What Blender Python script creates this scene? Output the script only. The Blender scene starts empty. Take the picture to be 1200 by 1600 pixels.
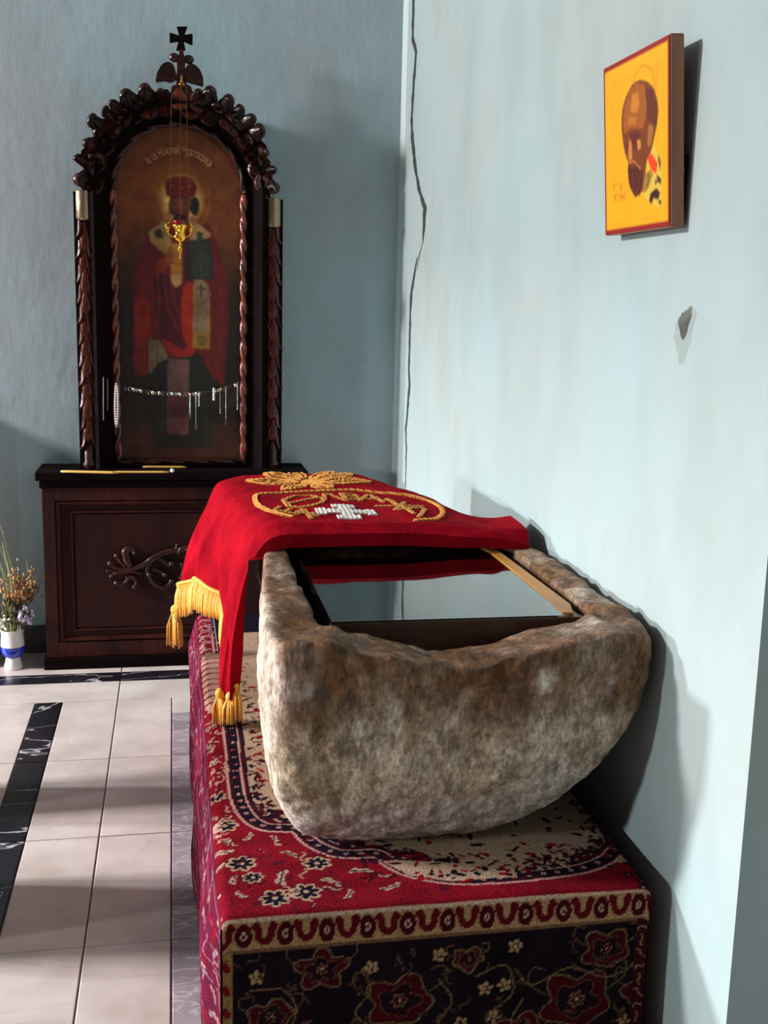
import bpy, bmesh, math, random
import numpy as np
from mathutils import Vector, Matrix, Euler
random.seed(7); rng = np.random.RandomState(5)
C = bpy.context.scene.collection
scn = bpy.context.scene
PI = math.pi

# ------------------------------------------------------------------ camera
FPX, YAW, PITCH, ROLL, CAMH = 1739.12, 0.189014, 0.184294, 0.024092, 1.6
fwd = Vector((math.sin(YAW)*math.cos(PITCH), math.cos(YAW)*math.cos(PITCH), -math.sin(PITCH)))
r0 = Vector((math.cos(YAW), -math.sin(YAW), 0)); u0 = r0.cross(fwd)
rt = r0*math.cos(ROLL)+u0*math.sin(ROLL); up = u0*math.cos(ROLL)-r0*math.sin(ROLL)
cam = bpy.data.objects.new('camera', bpy.data.cameras.new('camera')); C.objects.link(cam)
M = Matrix.Identity(4)
for i in range(3):
    M[i][0] = rt[i]; M[i][1] = up[i]; M[i][2] = -fwd[i]
M[2][3] = CAMH
cam.matrix_world = M
cam.data.sensor_fit = 'VERTICAL'; cam.data.sensor_height = 36; cam.data.lens = 36*FPX/1600
cam.data.clip_start = .05
scn.camera = cam
ORG = Vector((0, 0, CAMH))
def atp(px, py, p0, n):
    """surveying helper: point of the photograph measured on a plane of the room"""
    d = fwd*FPX+rt*(px-600)-up*(py-800); n = Vector(n)
    return ORG+d*((Vector(p0)-ORG).dot(n)/d.dot(n))
def at(px, py, ax, v):
    n = [0, 0, 0]; n[ax] = 1; p = [0, 0, 0]; p[ax] = v
    return atp(px, py, p, n)

# ------------------------------------------------------------------ light
world = bpy.data.worlds.new('world'); scn.world = world; world.use_nodes = True
world.node_tree.nodes['Background'].inputs[0].default_value = (.62, .72, .85, 1)
world.node_tree.nodes['Background'].inputs[1].default_value = .10
scn.view_settings.view_transform = 'Standard'; scn.view_settings.look = 'None'
scn.view_settings.gamma = 1; scn.view_settings.use_curve_mapping = False
scn.view_settings.exposure = -0.17
XL = -7.0     # left wall plane; its windows carry the daylight
WINS = [(3.80, 1.35, 2.4, 1.42), (1.45, 1.28, 1.3, 1.24), (3.45, 4.05, .90, .9)]      # openings: y, z, width, height
#          x      y     z     w    h   power colour           sky seen through the openings
SKY = [(-10.0, 4.75, 2.38, .50, .45, 1600, (.93, .97, 1.0)),
       (-10.0, 0.80, 1.95, .60, .50, 540, (.93, .97, 1.0)),
       (-7.02, 3.45, 4.05, .70, .70, 980, (1.0, .97, .96))]
for (x, y, z, w, h, p, c) in SKY:
    l = bpy.data.lights.new('window_daylight', 'AREA'); l.shape = 'RECTANGLE'; l.size = h; l.size_y = w
    l.energy = p; l.color = c
    o = bpy.data.objects.new('window_daylight', l); C.objects.link(o)
    o.location = (x, y, z); o.rotation_euler = (0, -PI/2, 0)

# ------------------------------------------------------------------ helpers
def lin(c):
    if max(c) > 1.0: c = [v/255 for v in c]
    return [v/12.92 if v <= .04045 else ((v+.055)/1.055)**2.4 for v in c]
def setin(b, n, v):
    if n in b.inputs: b.inputs[n].default_value = v
def mat(name, col, rough=.5, metal=0, bump=0, scale=20, col2=None, cscale=None, spec=.5, stretch=(1, 1, 1), coat=0, sheen=0, attr=False, bdist=.01, coords='Object'):
    m = bpy.data.materials.new(name); m.use_nodes = True; nt = m.node_tree; b = nt.nodes['Principled BSDF']
    setin(b, 'Roughness', rough); setin(b, 'Metallic', metal); setin(b, 'Specular IOR Level', spec)
    setin(b, 'Coat Weight', coat); setin(b, 'Coat Roughness', .12)
    if sheen: setin(b, 'Sheen Weight', sheen); setin(b, 'Sheen Roughness', .4); 
    c = lin(col)+[1]; setin(b, 'Base Color', c)
    tc = nt.nodes.new('ShaderNodeTexCoord'); mp = nt.nodes.new('ShaderNodeMapping'); mp.inputs['Scale'].default_value = stretch
    nt.links.new(tc.outputs[coords], mp.inputs[0])
    src = None
    if attr:
        a = nt.nodes.new('ShaderNodeAttribute'); a.attribute_name = 'Col'; src = a.outputs['Color']
    if col2 is not None:
        n = nt.nodes.new('ShaderNodeTexNoise'); n.inputs['Scale'].default_value = cscale or scale; n.inputs['Detail'].default_value = 6
        n.inputs['Roughness'].default_value = .62
        nt.links.new(mp.outputs[0], n.inputs['Vector'])
        r = nt.nodes.new('ShaderNodeValToRGB'); r.color_ramp.elements[0].position = .35; r.color_ramp.elements[1].position = .65
        r.color_ramp.elements[0].color = lin(col2)+[1]; r.color_ramp.elements[1].color = c
        nt.links.new(n.outputs['Fac'], r.inputs[0])
        if src is None: src = r.outputs[0]
        else:
            mx = nt.nodes.new('ShaderNodeMixRGB'); mx.blend_type = 'MULTIPLY'; mx.inputs[0].default_value = 1
            nt.links.new(src, mx.inputs[1]); nt.links.new(r.outputs[0], mx.inputs[2]); src = mx.outputs[0]
    if src is not None: nt.links.new(src, b.inputs['Base Color'])
    if bump:
        n = nt.nodes.new('ShaderNodeTexNoise'); n.inputs['Scale'].default_value = scale; n.inputs['Detail'].default_value = 5
        nt.links.new(mp.outputs[0], n.inputs['Vector'])
        bp = nt.nodes.new('ShaderNodeBump'); bp.inputs['Strength'].default_value = bump; bp.inputs['Distance'].default_value = bdist
        nt.links.new(n.outputs['Fac'], bp.inputs['Height']); nt.links.new(bp.outputs[0], b.inputs['Normal'])
    return m

def mesh_obj(name, verts, faces, m, parent=None, smooth=False, col=None, kind=None, label=None):
    me = bpy.data.meshes.new(name)
    me.from_pydata([tuple(map(float, v)) for v in verts], [], [tuple(map(int, f)) for f in faces]); me.update()
    if smooth: me.polygons.foreach_set('use_smooth', [True]*len(me.polygons))
    if col is not None:
        a = me.color_attributes.new('Col', 'FLOAT_COLOR', 'POINT')
        rgba = np.ones((len(verts), 4), 'f'); rgba[:, :3] = col; a.data.foreach_set('color', rgba.ravel())
    if m: me.materials.append(m)
    o = bpy.data.objects.new(name, me); C.objects.link(o)
    if parent: o.parent = parent
    if kind: o['kind'] = kind
    if label: o['label'] = label
    return o
def bobj(name, bm, m, parent=None, smooth=False, kind=None, label=None, ang=None):
    bmesh.ops.recalc_face_normals(bm, faces=bm.faces)
    me = bpy.data.meshes.new(name); bm.to_mesh(me); bm.free()
    if smooth: me.polygons.foreach_set('use_smooth', [True]*len(me.polygons))
    if ang is not None:
        me.polygons.foreach_set('use_smooth', [True]*len(me.polygons)); me.set_sharp_from_angle(angle=math.radians(ang))
    if m: me.materials.append(m)
    o = bpy.data.objects.new(name, me); C.objects.link(o)
    if parent: o.parent = parent
    if kind: o['kind'] = kind
    if label: o['label'] = label
    return o
def empty(name, loc, label, cat, group=None):
    o = bpy.data.objects.new(name, None); C.objects.link(o); o.location = loc; o.empty_display_size = .05
    tag(o, label, cat, group)
    return o
def tag(o, label, cat, group=None):
    o['label'] = label; o['category'] = cat
    if group: o['group'] = group
    return o
def adopt(parent):
    """children are modelled in room coordinates: keep them in place under a located parent"""
    bpy.context.view_layer.update()
    inv = Matrix.Translation(-Vector(parent.location))
    for ch in parent.children: ch.matrix_parent_inverse = inv
def box(bm, x0, x1, y0, y1, z0, z1, bev=0):
    t = bmesh.new(); v = [t.verts.new((x, y, z)) for x in (x0, x1) for y in (y0, y1) for z in (z0, z1)]
    for f in ((0, 1, 3, 2), (4, 6, 7, 5), (0, 4, 5, 1), (2, 3, 7, 6), (0, 2, 6, 4), (1, 5, 7, 3)): t.faces.new([v[i] for i in f])
    bmesh.ops.recalc_face_normals(t, faces=t.faces)
    if bev: bmesh.ops.bevel(t, geom=list(t.edges), offset=bev, segments=2, affect='EDGES', profile=.6)
    me = bpy.data.meshes.new('t'); t.to_mesh(me); t.free(); bm.from_mesh(me); bpy.data.meshes.remove(me)
def tube(bm, pts, rad, seg=8, cap=True):
    pts = [Vector(p) for p in pts]; n = len(pts)
    rad = rad if hasattr(rad, '__len__') else [rad]*n
    rings = []; prev = None
    for i, p in enumerate(pts):
        t = (pts[min(i+1, n-1)]-pts[max(i-1, 0)])
        if t.length < 1e-9: t = Vector((0, 0, 1))
        t.normalize()
        a = prev if prev is not None else (Vector((1, 0, 0)) if abs(t.x) < .8 else Vector((0, 1, 0)))
        a = (a-t*a.dot(t)).normalized(); b = t.cross(a); prev = a
        rings.append([bm.verts.new(p+(a*math.cos(k*2*PI/seg)+b*math.sin(k*2*PI/seg))*rad[i]) for k in range(seg)])
    for i in range(n-1):
        for k in range(seg): bm.faces.new((rings[i][k], rings[i][(k+1) % seg], rings[i+1][(k+1) % seg], rings[i+1][k]))
    if cap: bm.faces.new(rings[0][::-1]); bm.faces.new(rings[-1])
def lathe(bm, prof, c, seg=24, sx=1, sy=1):
    rings = [[bm.verts.new((c[0]+r*sx*math.cos(k*2*PI/seg), c[1]+r*sy*math.sin(k*2*PI/seg), c[2]+z)) for k in range(seg)] for r, z in prof]
    for i in range(len(prof)-1):
        for k in range(seg): bm.faces.new((rings[i][k], rings[i][(k+1) % seg], rings[i+1][(k+1) % seg], rings[i+1][k]))
    bm.faces.new(rings[0][::-1]); bm.faces.new(rings[-1])
def ball(bm, c, r, s=(1, 1, 1), seg=10, rot=None):
    mt = Matrix.Translation(c) @ (rot or Matrix.Identity(4)) @ Matrix.Diagonal((r*s[0], r*s[1], r*s[2], 1))
    bmesh.ops.create_uvsphere(bm, u_segments=seg, v_segments=max(5, seg*2//3), radius=1, matrix=mt)
def prism(bm, pts, y0, y1, axis=1):
    def P(a, b, d): return (a, d, b) if axis == 1 else (d, a, b) if axis == 0 else (a, b, d)
    A = [bm.verts.new(P(a, b, y0)) for a, b in pts]; B = [bm.verts.new(P(a, b, y1)) for a, b in pts]
    bm.faces.new(A); bm.faces.new(B[::-1]); n = len(pts)
    for i in range(n): bm.faces.new((A[i], B[i], B[(i+1) % n], A[(i+1) % n]))
def catmull(pts, n=8):
    pts = [Vector(p) for p in pts]; P = [pts[0]*2-pts[1]]+pts+[pts[-1]*2-pts[-2]]; out = []
    for i in range(1, len(P)-2):
        for k in range(n):
            t = k/n
            out.append(.5*((2*P[i])+(-P[i-1]+P[i+1])*t+(2*P[i-1]-5*P[i]+4*P[i+1]-P[i+2])*t*t+(-P[i-1]+3*P[i]-3*P[i+1]+P[i+2])*t**3))
    out.append(pts[-1]); return out
_tab = np.random.RandomState(3).rand(65536).astype('f')
def vnoise(p):
    p = np.asarray(p, float); i = np.floor(p).astype(np.int64); f = p-i; f = f*f*(3-2*f); out = 0
    for dx in (0, 1):
        for dy in (0, 1):
            for dz in (0, 1):
                h = ((i[:, 0]+dx)*73856093 ^ (i[:, 1]+dy)*19349663 ^ (i[:, 2]+dz)*83492791) & 65535
                w = (f[:, 0] if dx else 1-f[:, 0])*(f[:, 1] if dy else 1-f[:, 1])*(f[:, 2] if dz else 1-f[:, 2])
                out = out+_tab[h]*w
    return out*2-1
def fbm(p, o=4):
    p = np.asarray(p, float); s = 0; a = 1
    for k in range(o): s = s+a*vnoise(p*2**k+17.3*k); a *= .5
    return s
def sstep(x, a, b):
    t = np.clip((x-a)/(b-a), 0, 1); return t*t*(3-2*t)

class Paint:
    """flat colour painting on a cloud of surface points (u,v) -> vertex colours"""
    def __init__(s, U, V, base):
        s.U = np.asarray(U, float); s.V = np.asarray(V, float); s.c = np.ones((len(s.U), 3))*lin(base); s.id = np.zeros(len(s.U), int)
    def put(s, idx, a, col, k):
        a = a[:, None]; s.c[idx] = s.c[idx]*(1-a)+np.array(lin(col))*a
        if k is not None: s.id[idx[a[:, 0] > .5]] = k
    def _sel(s, x0, x1, y0, y1): return np.nonzero((s.U > x0) & (s.U < x1) & (s.V > y0) & (s.V < y1))[0]
    def poly(s, pts, col, a=1, k=None):
        pts = np.array([(p[0], p[1]) for p in pts], float); i = s._sel(*(pts[:, 0].min(), pts[:, 0].max(), pts[:, 1].min(), pts[:, 1].max()))
        if not len(i): return
        x, y = s.U[i], s.V[i]; ins = np.zeros(len(i), bool); n = len(pts)
        for j in range(n):
            x1, y1 = pts[j]; x2, y2 = pts[(j+1) % n]
            if y1 == y2: continue
            cnd = ((y1 > y) != (y2 > y)) & (x < (x2-x1)*(y-y1)/(y2-y1)+x1); ins ^= cnd
        s.put(i[ins], np.full(ins.sum(), float(a)), col, k)
    def line(s, pts, w, col, a=1, k=None, soft=0):
        pts = [(p[0], p[1]) for p in pts]
        for (x1, y1), (x2, y2) in zip(pts[:-1], pts[1:]):
            i = s._sel(min(x1, x2)-w, max(x1, x2)+w, min(y1, y2)-w, max(y1, y2)+w)
            if not len(i): continue
            dx, dy = x2-x1, y2-y1; L = dx*dx+dy*dy+1e-12; t = np.clip(((s.U[i]-x1)*dx+(s.V[i]-y1)*dy)/L, 0, 1)
            d = np.hypot(s.U[i]-x1-t*dx, s.V[i]-y1-t*dy); m = d < w/2
            s.put(i[m], np.full(m.sum(), float(a)), col, k)
    def ell(s, cx, cy, rx, ry, col, rot=0, a=1, k=None, soft=0):
        R = max(rx, ry)*1.05; i = s._sel(cx-R, cx+R, cy-R, cy+R)
        if not len(i): return
        X, Y = s.U[i]-cx, s.V[i]-cy; cr, sr = math.cos(rot), math.sin(rot)
        q = np.hypot((X*cr+Y*sr)/rx, (-X*sr+Y*cr)/ry); m = q < 1
        al = np.full(m.sum(), float(a)) if not soft else a*np.clip((1-q[m])/soft, 0, 1)
        s.put(i[m], al, col, k)

# ------------------------------------------------------------------ materials
def wall_material(name, base, blot, dark):
    m = mat(name, base, rough=.55, spec=.35); nt = m.node_tree; b = nt.nodes['Principled BSDF']
    g = nt.nodes.new('ShaderNodeNewGeometry')
    def noise(sc, det, mp=(1, 1, 1)):
        q = nt.nodes.new('ShaderNodeMapping'); q.inputs['Scale'].default_value = mp; nt.links.new(g.outputs['Position'], q.inputs[0])
        n = nt.nodes.new('ShaderNodeTexNoise'); n.inputs['Scale'].default_value = sc; n.inputs['Detail'].default_value = det; n.inputs['Roughness'].default_value = .6
        nt.links.new(q.outputs[0], n.inputs['Vector']); return n.outputs['Fac']
    def ramp(src, p0, p1, c0, c1):
        r = nt.nodes.new('ShaderNodeValToRGB'); r.color_ramp.elements[0].position = p0; r.color_ramp.elements[1].position = p1
        r.color_ramp.elements[0].color = lin(c0)+[1]; r.color_ramp.elements[1].color = lin(c1)+[1]; nt.links.new(src, r.inputs[0]); return r.outputs[0]
    c1 = ramp(noise(1.3, 4), .35, .68, blot, base)
    k = nt.nodes.new('ShaderNodeMixRGB'); k.blend_type = 'MULTIPLY'; k.inputs[0].default_value = .55
    nt.links.new(c1, k.inputs[1]); nt.links.new(ramp(noise(3, 5, (1.5, 1.5, .7)), .25, .6, dark, (255, 255, 255)), k.inputs[2])
    nt.links.new(k.outputs[0], b.inputs['Base Color'])
    bp = nt.nodes.new('ShaderNodeBump'); bp.inputs['Strength'].default_value = .25; bp.inputs['Distance'].default_value = .006
    nt.links.new(noise(28, 6, (1, 1, .35)), bp.inputs['Height'])
    b2 = nt.nodes.new('ShaderNodeBump'); b2.inputs['Strength'].default_value = .35; b2.inputs['Distance'].default_value = .02
    nt.links.new(noise(3.2, 3), b2.inputs['Height']); nt.links.new(bp.outputs[0], b2.inputs['Normal']); nt.links.new(b2.outputs[0], b.inputs['Normal'])
    return m
M_wall = wall_material('blue_painted_plaster', (156, 174, 175), (160, 170, 168), (226, 228, 226))
M_backwall = wall_material('greyer_blue_plaster', (162, 188, 194), (164, 172, 178), (224, 222, 222))
M_far = mat('dark_far_plaster', (66, 64, 62), .9)
M_dark = mat('grey_base_paint', (74, 76, 80), .6, bump=.2, scale=12)
M_ceil = mat('ceiling_plaster', (84, 88, 90), .9)
M_crack = mat('crack_shadowed_mortar', (52, 56, 54), .95, bump=.8, scale=150)
M_patch = mat('bare_grey_plaster', (96, 98, 90), .9, bump=.5, scale=60, col2=(66, 64, 60), cscale=30)
M_patchlight = mat('chipped_plaster_rim', (140, 152, 148), .9, bump=.3, scale=60)
M_grout = mat('grout', (84, 78, 78), .9, bump=.3, scale=80)
def marble(name, base, blot, vein, vw, rough, vscale=2.2):
    m = mat(name, base, rough=rough, spec=.5); nt = m.node_tree; b = nt.nodes['Principled BSDF']
    tc = nt.nodes.new('ShaderNodeNewGeometry'); oi = nt.nodes.new('ShaderNodeObjectInfo')
    ad = nt.nodes.new('ShaderNodeVectorMath'); ad.operation = 'ADD'; sc = nt.nodes.new('ShaderNodeVectorMath'); sc.operation = 'SCALE'; sc.inputs['Scale'].default_value = 7
    cb = nt.nodes.new('ShaderNodeCombineXYZ'); 
    for i in range(3): nt.links.new(oi.outputs['Random'], cb.inputs[i])
    nt.links.new(cb.outputs[0], sc.inputs[0]); nt.links.new(tc.outputs['Position'], ad.inputs[0]); nt.links.new(sc.outputs[0], ad.inputs[1])
    n = nt.nodes.new('ShaderNodeTexNoise'); n.inputs['Scale'].default_value = 6; n.inputs['Detail'].default_value = 8; nt.links.new(ad.outputs[0], n.inputs['Vector'])
    r = nt.nodes.new('ShaderNodeValToRGB'); r.color_ramp.elements[0].position = .3; r.color_ramp.elements[1].position = .7
    r.color_ramp.elements[0].color = lin(blot)+[1]; r.color_ramp.elements[1].color = lin(base)+[1]; nt.links.new(n.outputs['Fac'], r.inputs[0])
    mp = nt.nodes.new('ShaderNodeMapping'); mp.inputs['Rotation'].default_value = (0, 0, .5); mp.inputs['Scale'].default_value = (1, 3, 1); nt.links.new(ad.outputs[0], mp.inputs[0])
    v = nt.nodes.new('ShaderNodeTexNoise'); v.inputs['Scale'].default_value = vscale; v.inputs['Detail'].default_value = 5; v.inputs['Distortion'].default_value = .7
    nt.links.new(mp.outputs[0], v.inputs['Vector'])
    vr = nt.nodes.new('ShaderNodeValToRGB'); e = vr.color_ramp.elements; e[0].position = .5-vw; e[0].color = (0, 0, 0, 1); e[1].position = .5; e[1].color = (1, 1, 1, 1)
    x = e.new(.5+vw); x.color = (0, 0, 0, 1); nt.links.new(v.outputs['Fac'], vr.inputs[0])
    mx = nt.nodes.new('ShaderNodeMixRGB'); nt.links.new(vr.outputs[0], mx.inputs[0]); nt.links.new(r.outputs[0], mx.inputs[1]); mx.inputs[2].default_value = lin(vein)+[1]
    nt.links.new(mx.outputs[0], b.inputs['Base Color'])
    rn = nt.nodes.new('ShaderNodeMapRange'); rn.inputs[3].default_value = rough*.7; rn.inputs[4].default_value = rough*1.4; nt.links.new(n.outputs['Fac'], rn.inputs[0]); nt.links.new(rn.outputs[0], b.inputs['Roughness'])
    return m
M_tile = marble('cream_marble', (216, 203, 198), (190, 176, 168), (190, 176, 168), .006, .36, 1.4)
M_black = marble('black_marble', (34, 31, 38), (22, 20, 26), (205, 200, 205), .006, .25, 1.5)
M_greymarble = marble('grey_veined_marble', (168, 158, 162), (134, 126, 134), (190, 180, 182), .04, .4, 9)
M_wood = mat('dark_walnut', (72, 26, 20), .5, bump=.25, scale=30, col2=(36, 12, 10), cscale=6, stretch=(1, 1, .12), spec=.25)
M_panelwood = mat('dark_walnut_panel', (54, 20, 16), .55, bump=.2, scale=30, col2=(30, 11, 9), cscale=5, stretch=(1, 1, .2), spec=.2)
M_carve = mat('varnished_carved_wood', (128, 52, 30), .3, bump=.35, scale=45, col2=(62, 20, 14), cscale=14, coat=.45)
M_archwood = mat('varnished_dark_carving', (62, 24, 18), .36, bump=.35, scale=45, col2=(28, 11, 9), cscale=14, coat=.25, spec=.3)
M_blackwood = mat('near_black_wood', (18, 9, 9), .7, bump=.2, scale=40, spec=.04)
M_brass = mat('old_brass', (150, 112, 56), .35, metal=1, bump=.1, scale=80)
M_gold = mat('polished_gilt_brass', (255, 190, 70), .13, metal=1)
M_capital = mat('aged_bronze_sleeve', (160, 138, 112), .33, metal=.85, bump=.15, scale=60)
M_silver = mat('silver', (225, 225, 228), .2, metal=1)
M_pearl = mat('pearl', (235, 215, 210), .15, spec=.8, coat=.6)
M_string = mat('thin_dark_string', (60, 50, 46), .7)
M_candle = mat('beeswax', (226, 176, 92), .45)
M_wax = mat('white_wax', (245, 240, 235), .3)
M_paint = mat('oil_painted_panel', (255, 255, 255), .42, attr=True, bump=.08, scale=90, col2=(196, 186, 180), cscale=18, coat=.25)
M_icon = mat('tempera_gold_ground', (255, 255, 255), .42, attr=True, spec=.4)
M_rawwood = mat('bare_limewood', (186, 132, 100), .6, bump=.3, scale=40, col2=(120, 80, 54), cscale=8, stretch=(1, 1, .1))
M_carpet = mat('wool_carpet', (255, 255, 255), .95, attr=True, bump=.9, scale=330, col2=(170, 165, 170), cscale=210, spec=.05, bdist=.004)
M_velvet = mat('red_velvet', (156, 9, 27), .95, bump=.3, scale=60, col2=(122, 4, 20), cscale=9, spec=.04)
M_thread = mat('gold_thread', (222, 158, 70), .5, bump=.8, scale=260, col2=(170, 104, 40), cscale=120, metal=.2, bdist=.004)
M_whitethread = mat('white_silver_thread', (222, 212, 205), .5, bump=.6, scale=200)
M_fringe = mat('golden_fringe', (226, 160, 50), .55, spec=.4, sheen=.3, bump=.3, scale=90)
M_framewood = mat('brown_frame_wood', (70, 40, 26), .4, bump=.2, scale=40, col2=(40, 22, 16), cscale=8, stretch=(.1, 1, 1))
M_yellow = mat('yellow_varnished_strip', (190, 132, 48), .4, bump=.15, scale=30, col2=(140, 88, 34), cscale=8, stretch=(1, .15, 1))
M_inner = mat('dark_box_lining', (12, 9, 10), .9)
M_glass = mat('glass', (235, 245, 240), .02); b = M_glass.node_tree.nodes['Principled BSDF']; setin(b, 'Transmission Weight', 1.0); setin(b, 'IOR', 1.52)
M_white = mat('white_glaze', (235, 232, 230), .12, coat=.5)
M_blue = mat('cobalt_glaze', (40, 62, 190), .12, coat=.5)
M_navy = mat('dark_blue_glaze', (16, 20, 60), .2, coat=.4)

# stone
M_stone = bpy.data.materials.new('worn_limestone'); M_stone.use_nodes = True
nt = M_stone.node_tree; b = nt.nodes['Principled BSDF']; setin(b, 'Roughness', .62); setin(b, 'Specular IOR Level', .35)
at_ = nt.nodes.new('ShaderNodeAttribute'); at_.attribute_name = 'Col'
tc = nt.nodes.new('ShaderNodeTexCoord'); mp = nt.nodes.new('ShaderNodeMapping'); mp.inputs['Scale'].default_value = (1, 1, .45); nt.links.new(tc.outputs['Object'], mp.inputs[0])
n1 = nt.nodes.new('ShaderNodeTexNoise'); n1.inputs['Scale'].default_value = 34; n1.inputs['Detail'].default_value = 12; n1.inputs['Roughness'].default_value = .7; nt.links.new(mp.outputs[0], n1.inputs['Vector'])
r1 = nt.nodes.new('ShaderNodeValToRGB'); r1.color_ramp.elements[0].position = .40; r1.color_ramp.elements[0].color = (.40, .34, .28, 1); r1.color_ramp.elements[1].position = .58; r1.color_ramp.elements[1].color = (1.25, 1.22, 1.2, 1); nt.links.new(n1.outputs['Fac'], r1.inputs[0])
mx = nt.nodes.new('ShaderNodeMixRGB'); mx.blend_type = 'MULTIPLY'; mx.inputs[0].default_value = .85; nt.links.new(at_.outputs['Color'], mx.inputs[1]); nt.links.new(r1.outputs[0], mx.inputs[2])
n3 = nt.nodes.new('ShaderNodeTexNoise'); n3.inputs['Scale'].default_value = 120; n3.inputs['Detail'].default_value = 6; n3.inputs['Roughness'].default_value = .75; nt.links.new(mp.outputs[0], n3.inputs['Vector'])
r3 = nt.nodes.new('ShaderNodeValToRGB'); r3.color_ramp.elements[0].position = .40; r3.color_ramp.elements[0].color = (.5, .45, .4, 1); r3.color_ramp.elements[1].position = .64; r3.color_ramp.elements[1].color = (1.5, 1.48, 1.45, 1); nt.links.new(n3.outputs['Fac'], r3.inputs[0])
mx3 = nt.nodes.new('ShaderNodeMixRGB'); mx3.blend_type = 'MULTIPLY'; mx3.inputs[0].default_value = .7; nt.links.new(mx.outputs[0], mx3.inputs[1]); nt.links.new(r3.outputs[0], mx3.inputs[2]); nt.links.new(mx3.outputs[0], b.inputs['Base Color'])
n2 = nt.nodes.new('ShaderNodeTexNoise'); n2.inputs['Scale'].default_value = 48; n2.inputs['Detail'].default_value = 10; n2.inputs['Roughness'].default_value = .7; nt.links.new(mp.outputs[0], n2.inputs['Vector'])
bp = nt.nodes.new('ShaderNodeBump'); bp.inputs['Strength'].default_value = .9; bp.inputs['Distance'].default_value = .016; nt.links.new(n2.outputs['Fac'], bp.inputs['Height']); nt.links.new(bp.outputs[0], b.inputs['Normal'])

# ------------------------------------------------------------------ room shell
XR, YB, ZC, YF, YE = 1.02, 5.08, 5.2, -2.5, 1.745
def struct(name, boxes, m):
    bm = bmesh.new()
    for bx in boxes: box(bm, *bx)
    o = bobj(name, bm, m); o['kind'] = 'structure'; return o
wr = struct('wall_right', [(XR, XR+.5, YE, YB+.2, 0, ZC)], M_wall)
wr['label'] = 'pale blue painted plaster wall on the right'
wn = struct('wall_recess', [(XR+.5, XR+.7, YF, YE+.1, 0, ZC)], M_wall)
struct('wall_back', [(XL-.2, XR+.0, YB, YB+.2, 0, ZC)], M_backwall)
struct('wall_front', [(XL-.2, XR+.7, YF-.2, YF, 0, ZC)], M_far)
struct('ceiling', [(XL-.2, XR+.7, YF-.2, YB+.2, ZC, ZC+.1)], M_ceil)
fl = struct('floor', [(XL-.2, XR+.7, YF-.2, YB+.2, -.1, -.004)], M_grout)
# left wall, pierced by its windows
bm = bmesh.new(); ys = sorted({YF, YB}|{y+s*w/2 for y, z, w, h in WINS for s in (-1, 1)}); zs = sorted({0, ZC}|{z+s*h/2 for y, z, w, h in WINS for s in (-1, 1)})
for y0, y1 in zip(ys[:-1], ys[1:]):
    for z0, z1 in zip(zs[:-1], zs[1:]):
        cy, cz = (y0+y1)/2, (z0+z1)/2
        if any(abs(cy-y) < w/2 and abs(cz-z) < h/2 for y, z, w, h in WINS): continue
        box(bm, XL-.0, XL+.02, y0, y1, z0, z1)
o = bobj('wall_left', bm, M_far); o['kind'] = 'structure'
for i, (y, z, w, h) in enumerate(WINS):
    bm = bmesh.new()
    for (a0, a1, b0, b1) in ((y-w/2-.05, y-w/2, z-h/2-.05, z+h/2+.05), (y+w/2, y+w/2+.05, z-h/2-.05, z+h/2+.05), (y-w/2, y+w/2, z-h/2-.05, z-h/2), (y-w/2, y+w/2, z+h/2, z+h/2+.05)):
        box(bm, XL+.02, XL+.05, a0, a1, b0, b1)
    o = bobj('window_%d' % (i+1), bm, M_wood); o['kind'] = 'structure'
# dark strip along the foot of the back wall
bm = bmesh.new(); box(bm, XL+.02, -.5, YB-.006, YB, 0, .13); o = bobj('baseboard_back', bm, M_dark); o['kind'] = 'structure'
# plaster fillet in the corner
bm = bmesh.new(); prism(bm, [(XR, YB), (XR-.016, YB), (XR-.010, YB-.010), (XR-.004, YB-.02), (XR, YB-.03)], 0, ZC, axis=2)
o = bobj('trim_1', bm, mat('corner_fillet_plaster', (176, 192, 192), .6, bump=.3, scale=20)); o['kind'] = 'structure'

# crack in the right wall: a ragged dark fissure strip
def ribbon_on_right(name, pts, ws, m, off=.0012):
    P = [at(px, py, 0, XR) for px, py in pts]; fine = []; W = []
    for (a, wa), (b_, wb) in zip(zip(P[:-1], ws[:-1]), zip(P[1:], ws[1:])):
        n = max(2, int((b_-a).length/.02))
        for k in range(n):
            t = k/n; q = a.lerp(b_, t); q.y += random.uniform(-.004, .004); fine.append(q); W.append((wa+(wb-wa)*t)*random.uniform(1.4, 2.3))
    fine.append(P[-1]); W.append(ws[-1])
    bm = bmesh.new(); L = [[bm.verts.new((XR-d, q.y+s*w/2, q.z)) for s, d in ((-1, .0002), (-.5, off), (.5, off), (1, .0002))] for q, w in zip(fine, W)]
    for a, c in zip(L[:-1], L[1:]):
        for k in range(3): bm.faces.new((a[k], a[k+1], c[k+1], c[k]))
    return bobj(name, bm, m, wr)
ribbon_on_right('wall_crack', [(655, -420), (649, -300), (653, -180), (647, -90), (648, -20), (646, 0), (645, 60), (650, 82), (647, 120), (643, 190), (645, 225), (650, 270), (656, 300), (664, 325), (661, 378)], [.012, .02, .028, .03, .03, .03, .026, .03, .03, .026, .032, .028, .03, .036, .016], M_crack)
ribbon_on_right('wall_crack', [(661, 378), (655, 400), (652, 418), (647, 428)], [.008, .010, .006, .005], M_crack)
ribbon_on_right('wall_crack', [(652, 402), (648, 425), (643, 455), (641, 490), (639, 580), (640, 600), (637, 640), (634, 670), (635, 700), (634, 745), (634, 760)], [.008, .022, .026, .022, .02, .022, .022, .018, .014, .012, .01], M_crack)
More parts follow.
